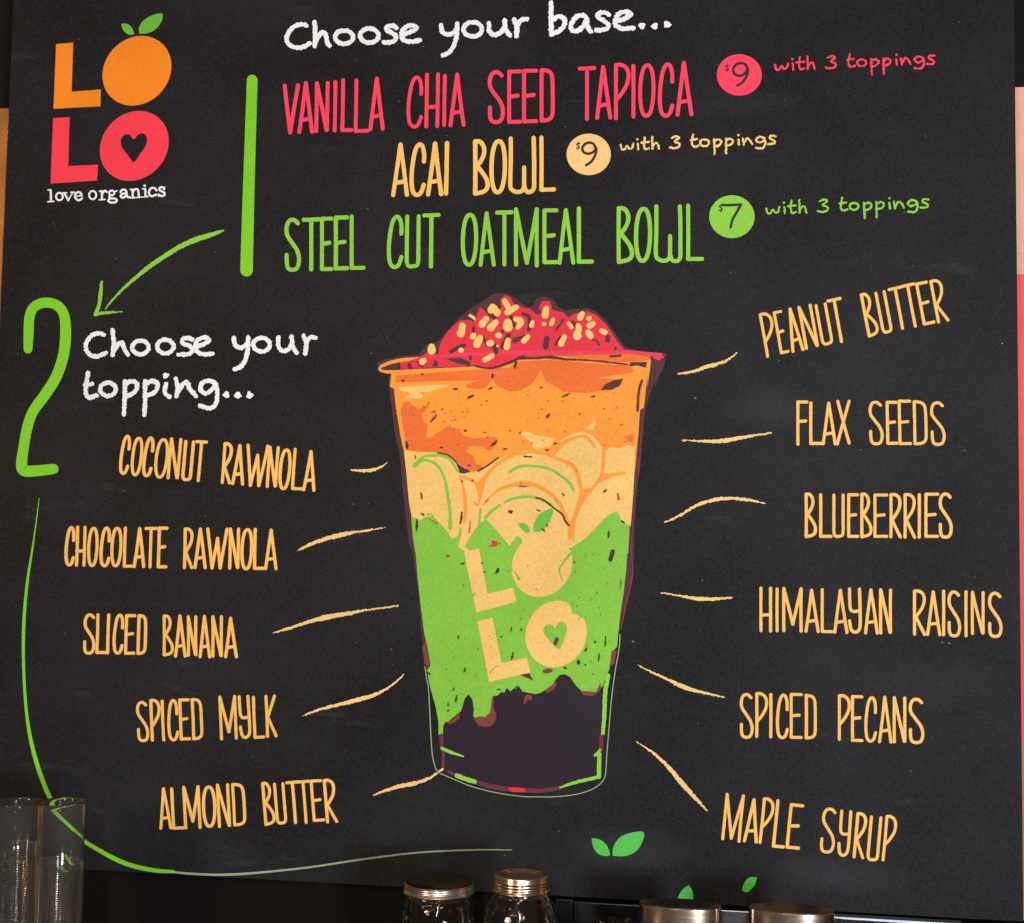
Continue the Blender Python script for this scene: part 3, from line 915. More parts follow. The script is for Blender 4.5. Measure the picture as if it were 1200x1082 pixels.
k = Ink(.0007, 201)   # purple foot
k.fill(pp((J, [(160, 120), (210, 320), (232, 420), (236, 550), (246, 650), (262, 800), (310, 852), (380, 885), (520, 935), (650, 975), (800, 1000), (1014, 1010)]),
          (K, [(200, 1010), (380, 985), (500, 945), (690, 900), (712, 880), (712, 700), (722, 540), (745, 300), (765, 100), (500, 0), (100, 20)])))
part(k, 'purple_layer', 'purple', None, cup)

k = Ink(.0008, 202)   # amber smoothie
k.fill(pp((A, [(150, 665), (400, 650), (820, 630), (940, 650), (1100, 605), (1180, 565)]),
          (B, [(50, 548), (200, 545), (280, 530), (320, 508), (720, 498), (850, 480), (1035, 520), (1030, 560), (1018, 640), (1002, 758)]),
          (D, [(1060, 60), (1050, 150), (1030, 320), (1000, 340), (990, 500), (972, 700), (955, 867)]), (E, [(1200, 500), (110, 300), (60, 60)]),
          (C_, [(165, 700), (135, 560), (98, 330), (84, 180), (60, 172), (50, 160), (62, 60)])), rough=.1)
k.stroke([A(*p) for p in [(385, 572), (230, 583), (120, 612), (68, 642), (80, 664), (160, 674), (400, 662)]], [4.4, 4.2, 4, 3, 3, 4, 4])
part(k, 'orange_layer', 'amber', None, cup)

k = Ink(.0011, 203)   # darker rust patches
k.fill(pp((C_, [(100, 75), (500, 42), (760, 24), (900, 12), (1040, 8), (1080, -30)]), (B, [(50, 560), (280, 550), (860, 592), (905, 628), (880, 645), (640, 680)]),
          (D, [(690, 90), (800, 98), (730, 140), (690, 188), (590, 206), (400, 196), (340, 150), (265, 120), (225, 22), (190, 90), (150, 140), (60, 188), (0, 192)]),
          (C_, [(1100, 205), (1020, 195), (940, 160), (895, 106), (850, 165), (790, 188), (690, 175), (670, 150), (790, 112), (350, 122), (100, 132)])))
k.fill(pp((C_, [(140, 345), (160, 300), (200, 280), (235, 320), (290, 350), (340, 330), (372, 280), (388, 300), (350, 350), (318, 400), (330, 450), (352, 478), (360, 520), (350, 570), (372, 596),
                (430, 560), (500, 510), (548, 478), (580, 520), (618, 500), (640, 560), (720, 590), (830, 595), (900, 580), (940, 590), (935, 640), (880, 700), (830, 672), (770, 650), (700, 660), (680, 700),
                (740, 740), (760, 800), (830, 832), (800, 858), (760, 872), (700, 852), (620, 800), (560, 750), (440, 715), (200, 695), (182, 620), (160, 520)])), rough=.75, freq=.32)
rm = random.Random(17)
for i in range(26):
    cx, cy = C_(rm.uniform(300, 700), rm.uniform(330, 620))
    k.fill([(cx + rm.uniform(.8, 2.6) * math.cos(a), cy + rm.uniform(.5, 1.7) * math.sin(a)) for a in [2 * math.pi * q / 9 for q in range(9)]], rough=.3)
k.fill(pp((D, [(880, 540), (950, 528), (945, 590), (905, 585)])), rough=.6)
k.fill(pp((B, [(290, 512), (720, 502), (850, 486), (1030, 524), (1018, 548), (870, 572), (500, 540)])))
part(k, 'orange_layer', 'rust', 'darker rust orange patches of the drawn smoothie', cup)

k = Ink(.0014, 204)   # banana and pale patches
k.fill(pp((C_, [(120, 172), (250, 155), (520, 150), (540, 165), (450, 182), (380, 210), (290, 212), (330, 240), (320, 262), (180, 266), (175, 250), (225, 228), (200, 210), (140, 205)])))
k.fill(pp((D, [(60, 515), (120, 510), (200, 540), (340, 560), (300, 620), (190, 650), (165, 630), (150, 590)])))
k.fill(pp((D, [(580, 480), (640, 425), (655, 440), (635, 500)])))
k.fill(pp((E, [(65, 60), (200, 75), (360, 78), (460, 108), (530, 180), (558, 258), (640, 258), (730, 235), (790, 200), (860, 150), (950, 110), (1080, 80)]),
          (D, [(100, 657), (250, 665), (330, 660), (350, 600), (400, 560), (480, 520), (560, 505), (630, 540), (680, 590), (710, 645), (740, 650), (770, 630), (840, 637), (900, 615), (962, 622), (955, 867)]),
          (F, [(1070, 400), (1045, 720), (700, 900)]), (E, [(1100, 960), (500, 960), (135, 660), (110, 520), (90, 300)])), rough=.12)
bn = part(k, 'banana_layer', 'sand', None, cup)

k = Ink(.0017, 205)   # orange outlines of the slices
k.fill(pp((E, [(690, 360), (760, 290), (830, 210), (900, 150), (1000, 95), (1150, 72)]), (F, [(130, 64), (300, 80), (400, 118), (400, 145), (300, 104), (130, 82)]),
          (E, [(1150, 92), (1050, 108), (930, 165), (850, 230), (795, 310), (765, 400), (742, 500), (722, 540), (712, 430)])))
k.fill(pp((F, [(640, 402), (700, 385), (760, 310), (785, 250), (820, 262), (880, 270), (880, 294), (760, 352), (660, 470), (600, 570), (570, 660), (550, 760), (548, 875), (520, 820), (500, 860), (492, 760), (530, 650), (560, 560), (588, 470), (600, 380)])))
k.stroke([F(*p) for p in [(370, 120), (450, 150), (530, 192), (580, 270), (602, 380)]], [3, 4.4, 5, 4.6, 4.5])
k.stroke([F(*p) for p in [(300, 95), (350, 60), (420, 0)]], [3, 5, 5])
k.stroke([D(*p) for p in [(330, 680), (400, 602), (470, 562), (560, 542), (605, 568), (650, 630)]], [4, 4, 3.4, 3, 3, 2.2])
k.stroke([F(*p) for p in [(805, 10), (808, 100), (802, 190), (790, 270)]], [4.5, 3.6, 3.8, 5])
k.stroke([F(*p) for p in [(810, 300), (880, 275), (985, 258)]], [5, 4, 3.6])
k.stroke(pp((E, [(808, 482), (880, 420), (960, 380), (1060, 356), (1140, 348)]), (F, [(70, 352), (150, 352), (240, 380), (350, 450), (430, 550), (490, 680), (520, 790)])),
         [1.5, 3, 4, 5, 5.4, 5.4, 5.4, 5, 5, 4.6, 4.4, 4])
k.stroke([E(*p) for p in [(556, 292), (590, 400), (604, 520), (602, 640), (592, 700)]], [2, 3.4, 4, 3.2, 2])
k.stroke([E(*p) for p in [(556, 290), (640, 312), (700, 356), (726, 410), (740, 480)]], [3, 3, 3.4, 3, 3])
k.stroke([E(*p) for p in [(680, 512), (718, 545)]], [2, 3])
part(k, 'banana_outline', 'amber', None, cup)

k = Ink(.0020, 206)   # green body
k.fill(pp((E, [(130, 640), (170, 655), (200, 682), (235, 658), (265, 645), (300, 640), (340, 655), (375, 690), (450, 775), (487, 845), (545, 808), (560, 740), (572, 745), (566, 820), (540, 895),
               (598, 935), (604, 900), (640, 830), (720, 715), (788, 660), (850, 730), (920, 810), (995, 900), (1060, 812), (1090, 822), (1120, 900)]),
          (F, [(200, 940), (430, 960), (500, 940), (540, 905), (640, 840), (740, 740), (800, 670), (860, 620), (920, 598), (942, 620), (960, 665), (1000, 705), (1035, 715), (1032, 800), (1022, 960)]),
          (H, [(915, 60), (905, 200), (884, 380), (862, 520), (842, 700), (832, 800), (800, 838), (786, 900), (768, 1000)]),
          (K, [(765, 20), (760, 70), (735, 120), (722, 158), (705, 180), (690, 165), (668, 215), (610, 203), (550, 200), (510, 160), (460, 90), (420, 68), (380, 75), (345, 112), (325, 150), (280, 185), (230, 215), (190, 225),
               (130, 215), (85, 205), (55, 160), (40, 182), (20, 178)]),
          (J, [(865, 152), (848, 185), (830, 178), (800, 203), (770, 175), (752, 215), (728, 208), (700, 236), (665, 240), (655, 300), (640, 370), (600, 408), (560, 402), (520, 415), (505, 400), (512, 350), (500, 270), (470, 228),
               (440, 260), (410, 360), (380, 385), (310, 440), (285, 448), (270, 470), (266, 550), (232, 550), (230, 440), (210, 330), (165, 170), (146, 70)]),
          (Gz, [(205, 990), (232, 950), (230, 900), (208, 780), (186, 690), (160, 480), (134, 250), (118, 50)]), (E, [(165, 960), (142, 800), (134, 700)])), rough=.12)
for a, b_ in ((([(160, 195), (215, 152), (290, 155), (360, 196), (420, 300), (450, 450), (470, 600), (472, 740)]), (5, 3.6, 3.2, 3.2, 3.2, 3.4, 3.6, 4.6)),
              (([(162, 180), (240, 118), (330, 104), (400, 102), (460, 130), (500, 180), (540, 250)]), (3, 3.2, 3.2, 4, 3.2, 2.4, 2)),
              (([(738, 575), (728, 700)]), (2.6, 2.8)), (([(780, 655), (830, 600), (910, 540)]), (3, 3.4, 2.4)),
              ([(272, 625), (300, 618), (320, 640)], (2, 2, 2.4))):
    k.stroke([E(*p) for p in a], b_, rough=.2)
k.stroke(pp((E, [(950, 518), (1020, 485), (1120, 468)]), (F, [(60, 473), (150, 468), (220, 480), (330, 530), (400, 590)])), [2.4, 3.2, 3, 3, 3, 3, 2.8, 1.8], rough=.15)
k.stroke(pp((E, [(995, 250), (1050, 213), (1120, 198)]), (F, [(70, 200), (120, 195), (310, 215), (440, 290), (510, 350), (540, 410)])), [3, 3.4, 3.2, 3, 3, 3, 3, 3.4, 3.2], rough=.2)
k.stroke([H(*p) for p in [(560, 0)]], 1)
part(k, 'green_layer', 'body', None, cup)

k = Ink(.0024, 207)   # logo on the cup
for L in ([(500, 45), (620, 20), (688, 378), (890, 328), (918, 440), (600, 528)], [(608, 597), (728, 568), (798, 925), (1000, 885), (1028, 1000), (700, 1078)]):
    k.fill([Gz(*p) for p in L], rough=.08)
k.ellipse(635.5, 662.0, 35.6, 37.8, R(-6))
h2 = [H(*p) for p in [(375, 817), (335, 785), (285, 735), (255, 690), (253, 650), (285, 622), (318, 628), (345, 650), (365, 612), (400, 600), (432, 632), (430, 690), (405, 760)]]
O2 = []
for q in range(56):
    an = 2 * math.pi * q / 56
    O2.append((651.8 + 36 * math.cos(an), 743.0 + 39 * math.sin(an + R(-4))))
notch = pp((H, [(455, 462), (472, 500), (478, 530), (520, 545), (545, 568), (565, 572)]))
keep = [p for p in O2 if not (p[0] > notch[0][0] and p[1] < notch[-1][1])]
i0 = [i for i, p in enumerate(O2) if p not in keep]
out = [O2[(i0[-1] + 1 + i) % 56] for i in range(56 - len(i0))]
out += notch
k.fill(out, holes=[h2])
k.fill(pp((Gz, [(450, 0), (490, 0), (545, 35), (510, 45)])))
part(k, 'cup_logo', 'sand', 'sand coloured logo letters on the drawn cup', cup)

LV = [[(190, 775), (205, 690), (250, 615), (355, 570), (352, 640), (312, 715), (255, 770), (190, 776)],
      [(55, 702), (108, 700), (148, 732), (157, 785), (112, 776), (76, 738), (56, 704)]]
pieces(.0027, 208, 'printed_leaf', 'green', cup, [lambda k, p_=p_: k.fill([F(*p) for p in catmull(p_, 3)[:-1]]) for p_ in LV])
k = Ink(.0027, 220)
k.stroke([H(*p) for p in [(462, 60), (430, 105), (386, 165), (381, 210), (403, 280)]], [3, 2.4, 1.8, 1.6, 1], rough=.2)
k.stroke([H(*p) for p in [(-5, 178), (30, 215), (60, 262)]], [.8, 1.2, 3], rough=.2)
k.stroke([Gz(*p) for p in [(770, 945), (730, 975), (704, 1012)]], [1, 1, 1.2])
k.stroke([Gz(*p) for p in [(590, 368), (572, 395)]], [1, 2])
part(k, 'cracks', 'green', 'thin green cracks over the drawn logo', cup)['kind'] = 'stuff'

k = Ink(.0020, 209)   # crimson berries
k.fill(pp((A, [(380, 562), (440, 522), (525, 535), (538, 460), (590, 370), (690, 272), (760, 270), (820, 262), (838, 200), (845, 172), (870, 180), (900, 215), (980, 210), (1020, 170), (1010, 110), (1050, 74), (1090, 92), (1110, 140), (1200, 172)]),
          (B, [(60, 165), (130, 168), (190, 220), (222, 200), (198, 160), (225, 115), (285, 118), (300, 180), (380, 200), (420, 238), (460, 210), (560, 192), (620, 216), (700, 290), (770, 400), (830, 476),
               (870, 478), (1000, 492), (1110, 500), (1124, 530), (1090, 556), (1030, 532), (860, 492), (600, 512), (290, 520), (150, 532), (60, 522), (0, 556)]),
          (A, [(1080, 590), (1000, 628), (900, 640), (820, 622), (750, 630), (600, 636), (232, 652), (230, 600), (300, 590)])))
part(k, 'berry_layer', 'crimson', None, cup)
k = Ink(.0023, 210)
k.stroke(pp((A, [(460, 556), (700, 542), (900, 530), (1100, 522)]), (B, [(60, 502), (300, 500), (600, 500), (840, 496)])), [2, 3.4, 4.2, 4.5, 4.8, 4.6, 3.6, 3])
k.stroke([B(*p) for p in [(850, 492), (950, 504), (1095, 528)]], [3, 4, 5.5])
part(k, 'berry_layer', 'rose', 'rose pink band and edge lines of the drawn cup', cup)

k = Ink(.0023, 230)
k.stroke([H(*p) for p in [(938, 0), (950, 120), (952, 250), (905, 450), (868, 650)]], [.9, 1, 1.8, 1.6, 1.0], rough=.3)
k.stroke(pp((D, [(1018, 420), (1003, 600), (990, 860)]), (F, [(1110, 120), (1085, 400), (1060, 700), (1045, 960)])), [.7, .8, .9, .8, .9, .8, .9], rough=.35)
part(k, 'cup_edge_line', 'wine', None, cup)

k = Ink(.0025, 211)   # plum gaps and lines
for z, pts in ((A, [(590, 572), (700, 565), (780, 600), (772, 630), (680, 610)]), (A, [(480, 625), (500, 580), (525, 600), (522, 638)]), (A, [(120, 648), (220, 615), (224, 656)]),
               (C_, [(598, 788), (640, 825), (720, 865), (665, 884), (630, 880)]), (D, [(695, 185), (730, 140), (800, 105), (870, 95), (842, 150), (780, 180)]),
               (Gz, [(945, 1020), (1020, 1008), (1048, 1066), (1000, 1045)]), (B, [(880, 570), (1000, 565), (990, 610), (930, 590), (870, 600)])):
    k.fill([z(*p) for p in pts], rough=.15)
k.stroke(pp((A, [(820, 632), (940, 645), (1080, 602), (1190, 552)]), (B, [(85, 532), (180, 540), (280, 530), (400, 546), (600, 556), (860, 585)])), [1.5, 2.6, 3, 2.6, 3, 1.6, 3.4, 2.4, 2.0, 1.8], rough=.35)
for z, pts, ws in ((B, [(260, 392), (252, 455)], 6.5), (B, [(380, 256), (328, 330)], 2.6), (B, [(600, 402), (630, 410), (645, 440)], 2.2), (B, [(712, 380), (708, 408)], 5), (B, [(730, 525), (805, 518)], 2.6),
                   (B, [(85, 210), (130, 240), (128, 330)], 4.2), (B, [(20, 404), (80, 388)], 5), (B, [(455, 270), (470, 300)], 4), (B, [(765, 462), (768, 475)], 2.5), (B, [(325, 440), (360, 380)], 3),
                   (A, [(1075, 390), (1030, 480)], 6), (A, [(1120, 432), (1200, 402)], 5), (A, [(802, 330), (800, 400)], 3.4), (A, [(625, 518), (690, 480), (730, 468)], 4.4), (A, [(1090, 240), (1120, 320)], 4),
                   (A, [(925, 220), (965, 250)], 4.5), (A, [(875, 400), (905, 470)], 3), (A, [(965, 470), (980, 520)], 5), (A, [(775, 555), (780, 575)], 3), (A, [(300, 620), (310, 640)], 4), (A, [(370, 600), (400, 632)], 3),
                   (A, [(1135, 595), (1125, 640)], 2.4), (A, [(735, 240), (800, 275)], 3), (A, [(1010, 380), (1060, 330)], 3), (B, [(1035, 530), (1045, 620), (1030, 758)], 3),
                   (D, [(1016, 110), (992, 200), (982, 345)], 2.6), (C_, [(450, 712), (540, 735), (600, 790)], 1.6), (C_, [(780, 865), (860, 818), (950, 752)], 1.6)):
    k.stroke([z(*p) for p in pts], ws, rough=.3)
part(k, 'berry_gaps', 'plum', 'plum gaps between the drawn berries', cup)['kind'] = 'stuff'

# seeds
SE = [(A, [(775, 240), (800, 265)], 45), (A, [(720, 305), (700, 388)], 60), (A, [(908, 255), (862, 312)], 55), (A, [(955, 160), (935, 200)], 55), (A, [(962, 170), (992, 222)], 55), (A, [(1040, 112), (1075, 175)], 48),
      (A, [(1148, 162), (1058, 218)], 50), (A, [(980, 285), (930, 338)], 58), (A, [(1070, 285), (1070, 330)], 76), (A, [(802, 388), (798, 402)], 50), (A, [(858, 402), (825, 468)], 58), (A, [(990, 388), (1005, 392)], 46),
      (A, [(920, 455), (942, 450)], 52), (A, [(1074, 420), (1060, 490)], 50), (A, [(475, 480), (477, 512)], 66), (A, [(705, 505)], 50), (A, [(960, 542), (880, 588)], 42), (A, [(422, 582), (398, 600)], 48), (A, [(990, 475)], 24),
      (B, [(22, 240), (82, 262), (45, 325)], 46), (B, [(155, 270), (145, 300)], 38), (B, [(128, 372), (85, 418)], 44), (B, [(258, 162), (246, 232)], 52), (B, [(240, 287)], 38), (B, [(310, 250), (290, 292)], 36),
      (B, [(418, 278), (445, 315)], 34), (B, [(525, 205), (503, 245)], 48), (B, [(578, 240), (568, 248)], 38), (B, [(492, 298), (496, 335)], 52), (B, [(485, 352), (486, 378)], 66), (B, [(608, 280), (572, 302)], 48),
      (B, [(560, 342), (586, 378)], 50), (B, [(660, 336), (692, 350)], 44), (B, [(395, 372), (360, 442)], 48)]
def seed_call(z, pts, ws):
    def fn(k):
        q = [z(*p) for p in pts]
        mx, my = sum(p[0] for p in q) / len(q), sum(p[1] for p in q) / len(q)
        q = [(mx + (p[0] - mx) * .72, my + (p[1] - my) * .72) for p in q]
        w_ = ws / 6.5
        k.stroke(q, [w_ * .82, w_ * 1.0, w_ * .8][:max(len(q), 1)] if len(q) != 2 else [w_ * .84, w_], rough=.3, freq=.35, step=.8)
    return fn


pieces(.0028, 212, 'seed', 'sand', cup, [seed_call(*a) for a in SE])

k = Ink(.0027, 218)   # small rusty flecks
for i in range(44):
    u, v = rm.uniform(482, 738), rm.uniform(460, 524)
    l, a = rm.uniform(.6, 2.6), rm.uniform(-.9, -.3)
    k.stroke([(u, v), (u + l * math.cos(a), v + l * math.sin(a))], rm.uniform(.5, 1.3), rough=.3, step=.6)
part(k, 'rust_flecks', 'ember', 'tiny rusty flecks on the drawn smoothie', cup)['kind'] = 'stuff'
k = Ink(.0022, 219)
for i in range(60):
    v = rm.uniform(650, 800)
    u = rm.uniform(498 + (v - 650) * .06, 728 - (v - 650) * .1)
    l = rm.uniform(.6, 2.4)
    k.stroke([(u, v), (u + l * .25, v - l)], rm.uniform(.4, 1.0), rough=.3, step=.6)
part(k, 'green_flecks', 'moss', 'tiny dark green flecks on the green layer', cup)['kind'] = 'stuff'

k = Ink(.0028, 213)   # dark flecks
FL = [(C_, [(160, 116)], 20), (C_, [(320, 65)], 18), (C_, [(902, 62), (896, 95)], 20), (C_, [(575, 185), (615, 185)], 16), (C_, [(695, 258), (745, 236)], 20), (C_, [(868, 188), (898, 168)], 12), (C_, [(388, 458), (438, 402)], 12),
      (C_, [(676, 530)], 22), (C_, [(890, 655), (938, 612)], 18), (C_, [(990, 685), (1020, 675)], 13), (C_, [(468, 671), (490, 665)], 13), (C_, [(188, 618), (196, 685)], 22), (C_, [(698, 815), (720, 814)], 13), (C_, [(1158, 742), (1195, 744)], 10),
      (D, [(392, 240), (455, 205)], 12), (D, [(622, 240), (648, 227)], 14), (D, [(272, 398), (296, 368)], 20), (D, [(232, 165)], 16), (D, [(336, 604), (350, 594)], 14), (D, [(270, 658), (286, 644)], 12),
      (F, [(106, 112), (140, 120), (176, 114)], 10), (F, [(60, 377), (150, 377)], 8), (F, [(442, 435), (460, 460)], 12), (F, [(806, 428), (830, 400)], 13), (F, [(220, 583), (255, 594)], 11), (F, [(262, 745), (290, 770)], 14), (F, [(305, 712), (316, 735)], 10),
      (F, [(962, 677), (995, 702)], 14), (F, [(852, 770), (846, 830)], 16), (F, [(215, 475), (280, 495), (350, 550), (440, 620), (470, 680), (505, 720)], 14),
      (H, [(800, 42), (792, 75), (782, 108)], 38), (E, [(213, 430), (230, 490)], 13), (E, [(577, 602), (560, 712)], 15), (E, [(220, 612), (245, 632)], 14), (E, [(990, 600), (1020, 597)], 30), (E, [(182, 668), (176, 768)], 20),
      (E, [(575, 325), (582, 340)], 12), (E, [(665, 325), (675, 330)], 16), (E, [(165, 100), (168, 140)], 8), (E, [(905, 878)], 12),
      (Gz, [(478, 142), (506, 134)], 16), (Gz, [(775, 180), (755, 215)], 26), (Gz, [(458, 708), (455, 735)], 11), (Gz, [(880, 642), (868, 680)], 11), (Gz, [(955, 650), (955, 672)], 11), (Gz, [(892, 840), (876, 900)], 15), (Gz, [(512, 962), (500, 1000)], 13),
      (Gz, [(645, 135)], 14), (Gz, [(665, 205)], 18), (Gz, [(798, 717)], 16), (H, [(745, 715), (738, 800)], 13), (H, [(692, 850), (686, 915)], 12), (H, [(660, 750), (658, 770)], 16), (H, [(592, 805), (580, 835)], 15), (H, [(530, 905), (526, 935)], 30),
      (H, [(583, 935), (583, 950)], 12), (H, [(415, 960), (435, 972)], 18), (H, [(645, 1015)], 11), (H, [(490, 128), (505, 130)], 12), (H, [(865, 250), (860, 340)], 5),
      (J, [(356, 175), (346, 200)], 12), (J, [(377, 235), (366, 290)], 16), (J, [(310, 290), (308, 325)], 10), (J, [(310, 355)], 18), (J, [(695, 190), (725, 186)], 12), (J, [(140, 50), (168, 72)], 14)]
for z, pts, ws in FL:
    q = [z(*p) for p in pts]
    if len(q) == 2:
        m_ = ((q[0][0] * .45 + q[1][0] * .55) + .3, (q[0][1] * .45 + q[1][1] * .55) + .2)
        k.stroke([q[0], m_, q[1]], [ws / 6.9 * .55, ws / 6.9, ws / 6.9 * .35], rough=.4, step=.7)
    else:
        k.stroke(q, ws / 6.9 * .9, rough=.35, step=.8)
part(k, 'flecks', 'mark', 'dark flecks on the drawn smoothie', cup)['kind'] = 'stuff'

DR = [(J, [(295, 452), (345, 422), (400, 375), (396, 420), (350, 455), (310, 462)]), (J, [(508, 415), (560, 402), (600, 408), (642, 370), (656, 240), (672, 240), (668, 340), (690, 380), (685, 440), (650, 480), (600, 490), (548, 472)]),
               (K, [(540, 200), (610, 203), (665, 212), (700, 140), (680, 118), (705, 140), (708, 175), (690, 210), (640, 240), (570, 235)]), (K, [(260, 205), (280, 180), (320, 155), (350, 120), (355, 160), (320, 195), (290, 215)]),
               (K, [(90, 300), (105, 240), (130, 225), (158, 240), (155, 280), (130, 265), (105, 308)]),
               (Gz, [(172, 800), (198, 742), (212, 830), (230, 900), (222, 960), (190, 930)]), (H, [(790, 826), (830, 826), (812, 930), (775, 960)])]
pieces(.0023, 214, 'drip', 'brown', cup, [lambda k, z=z, pts=pts: k.fill([z(*p) for p in pts], rough=.35) for z, pts in DR])
c = H(285, 988)
pieces(.0025, 250, 'drip', 'brown', cup, [lambda k: k.ellipse(c[0], c[1], 6, 2.9, R(-10))])
OL = [(H, [(358, 735), (345, 775)], 30), (J, [(252, 555), (258, 650)], 34), (J, [(271, 670), (268, 800)], 27), (J, [(310, 838), (372, 868)], 26), (J, [(522, 920), (650, 955), (790, 978), (1010, 990)], 38), (K, [(110, 988), (220, 992), (380, 968)], 34), (K, [(712, 545), (706, 665)], 34)]
pieces(.0026, 260, 'outline_dash', 'outline', cup, [lambda k, z=z, pts=pts, ws=ws: k.stroke([z(*p) for p in pts], ws / 6.76, rough=.2) for z, pts, ws in OL], 'dark red dash of the drawn outline')

GO = [(J, [(262, 655), (345, 690), (430, 718)], [26, 24, 12]), (J, [(378, 870), (440, 893), (518, 918)], 36), (K, [(384, 963), (500, 925), (690, 880)], [14, 26, 28]),
                   (K, [(690, 880), (692, 780), (694, 700)], 34), (K, [(660, 710), (700, 668)], 22), (K, [(722, 535), (732, 400), (742, 200), (764, 80)], [28, 32, 34, 34])]
pieces(.0030, 280, 'outline_dash', 'lime', cup, [lambda k, z=z, pts=pts, ws=ws: k.stroke([z(*p) for p in pts], [q / 6.76 for q in ws] if isinstance(ws, list) else ws / 6.76, rough=.3, step=1) for z, pts, ws in GO], 'light green dash of the drawn outline')
k = Ink(.0031, 216)
k.stroke([J(*p) for p in [(800, 976), (900, 984)]], 4.6, rough=.2)
k.stroke([K(*p) for p in [(0, 982), (95, 985)]], 4.6, rough=.2)
for z, pts, ws in ((E, [(850, 865), (862, 878)], 60), (E, [(815, 905), (850, 890)], 20), (Gz, [(376, 78)], 34), (F, [(930, 440), (940, 485)], 26), (E, [(765, 538), (806, 490)], 12), (E, [(285, 658), (358, 705)], 16), (E, [(650, 680), (640, 780)], 10),
                   (C_, [(390, 380), (425, 365)], 12), (B, [(1100, 530), (1112, 534)], 20)):
    q = [z(*p) for p in pts]
    k.stroke(q, [ws / 7 * .5, ws / 7 * .9] if len(q) == 2 else ws / 7 * .8, rough=.5, step=.8)
part(k, 'red_flecks', 'crimson', 'crimson flecks on the drawn cup', cup)['kind'] = 'stuff'
k = Ink(.0006, 217)
k.stroke(pp((Gz, [(190, 960), (205, 1060)]), (J, [(150, 180), (162, 400), (170, 560), (180, 700), (200, 790), (230, 845), (350, 900), (500, 960), (700, 1010), (900, 1038)]), (K, [(190, 1040), (330, 1040), (480, 1025), (600, 995), (690, 945), (738, 872), (752, 700), (770, 480), (790, 250), (820, 30)]),
           (H, [(838, 880), (852, 780), (856, 700)])), 1.15)
part(k, 'outer_outline', 'sage', None, cup)

# ---- chalk dust specks
k = Ink(.0002, 300)
rd = random.Random(5)
for i in range(150):
    u, v = rd.uniform(20, 1180), rd.uniform(10, 1010)
    r = rd.choice([.35, .4, .5, .55, .8])
    k.stroke([(u, v), (u + rd.uniform(-1, 1) * r * 2, v + rd.uniform(-.6, .6) * r)], r * rd.uniform(.8, 1.5))
for u, v in ((1104, 753), (1112, 754), (815, 467), (1174, 403)):
    k.stroke([(u, v)], 1.8)
o = k.build('chalk_dust', print_mat('chalk_dust', (128, 126, 124)), mb)
o['kind'] = 'stuff'
mb_children.append(o)
for o in mb_children:
    if o.parent == mb:
        o.matrix_parent_inverse = Matrix.Translation((0, 0, -board_low))
for o in mb.children:
    o.matrix_parent_inverse = Matrix.Translation((0, 0, -board_low))

# ------------------------------------------------------------------ neighbouring posters
lx = board_left
top_l = on_plane(5, 125, FRONT).z
pl = empty('poster', (lx - 0.3, 0, board_low), 'orange poster at the far left edge with worn pale edge', 'poster')
pan = box('panel', lx - 0.60, lx - 0.0015, -0.012, 0.028, board_low, top_l, simple('orange_poster_print', (172, 104, 40), .5, scale=14, var=.25), pl)
pan.matrix_parent_inverse = Matrix.Translation((-(lx - 0.3), 0, -board_low))
# worn white edge
k = Ink(0, 41)
bmv, bmf = [], []
zz0, zz1 = on_plane(5, 200, FRONT).z, top_l
n = 40
for i in range(n + 1):
    zc = zz0 + (zz1 - 0.004 - zz0) * i / n
    wdt = 0.0028 * (0.4 + 1.2 * abs(noise.noise((zc * 90, 3.3, 1)))) * (i / n) ** .4
    bmv += [(lx - 0.0018 - wdt - 0.001, -0.0124, zc), (lx - 0.0018, -0.0124, zc)]
for i in range(n):
    bmf.append((2 * i, 2 * i + 1, 2 * i + 3, 2 * i + 2))
we = mesh_obj('worn_edge', bmv, bmf, simple('bare_paper', (225, 205, 175), .8), pl)
we.matrix_parent_inverse = pan.matrix_parent_inverse.copy()

rx = board_right
pr = empty('poster', (rx + 0.3, 0, board_low), 'coral and peach poster along the right edge of the photo', 'poster')
z_a = on_plane(1190, 100, FRONT).z
z_b = on_plane(1193, 320, FRONT).z
z_c = on_plane(1199, 872, FRONT).z
for nm, z1_, z0_, col in (('upper_print', z_a, z_b, (228, 170, 148)), ('middle_print', z_b, z_c, (232, 88, 88)), ('lower_print', z_c, board_low, (176, 120, 76))):
    o = box(nm, rx + 0.0015, rx + 0.6, -0.012, 0.028, z0_, z1_, print_mat(nm + '_ink', col, var=.12), pr)
    o.matrix_parent_inverse = Matrix.Translation((-(rx + 0.3), 0, -board_low))

# ------------------------------------------------------------------ counter and things on it
YJ = -0.19


def lathe(name, prof, mat, parent=None, n=64, smooth=True, loc=(0, 0, 0)):
    v, f = [], []
    m = len(prof)
    for i in range(n):
        a = 2 * math.pi * i / n
        for r, zc in prof:
            v.append((r * math.cos(a) + loc[0], r * math.sin(a) + loc[1], zc + loc[2]))
    for i in range(n):
        j = (i + 1) % n
        for q in range(m - 1):
            a, b, c, d = i * m + q, j * m + q, j * m + q + 1, i * m + q + 1
            if prof[q][0] < 1e-7:
                f.append((a, c, d))
            elif prof[q + 1][0] < 1e-7:
                f.append((a, b, d))
            else:
                f.append((a, b, c, d))
    o = mesh_obj(name, v, f, mat, parent, smooth)
    bm = bmesh.new()
    bm.from_mesh(o.data)
    bmesh.ops.remove_doubles(bm, verts=bm.verts, dist=1e-6)
    bmesh.ops.recalc_face_normals(bm, faces=bm.faces)
    bm.to_mesh(o.data)
    bm.free()
    if smooth:
        try:
            o.data.set_sharp_from_angle(angle=R(38))
        except Exception:
            pass
    return o


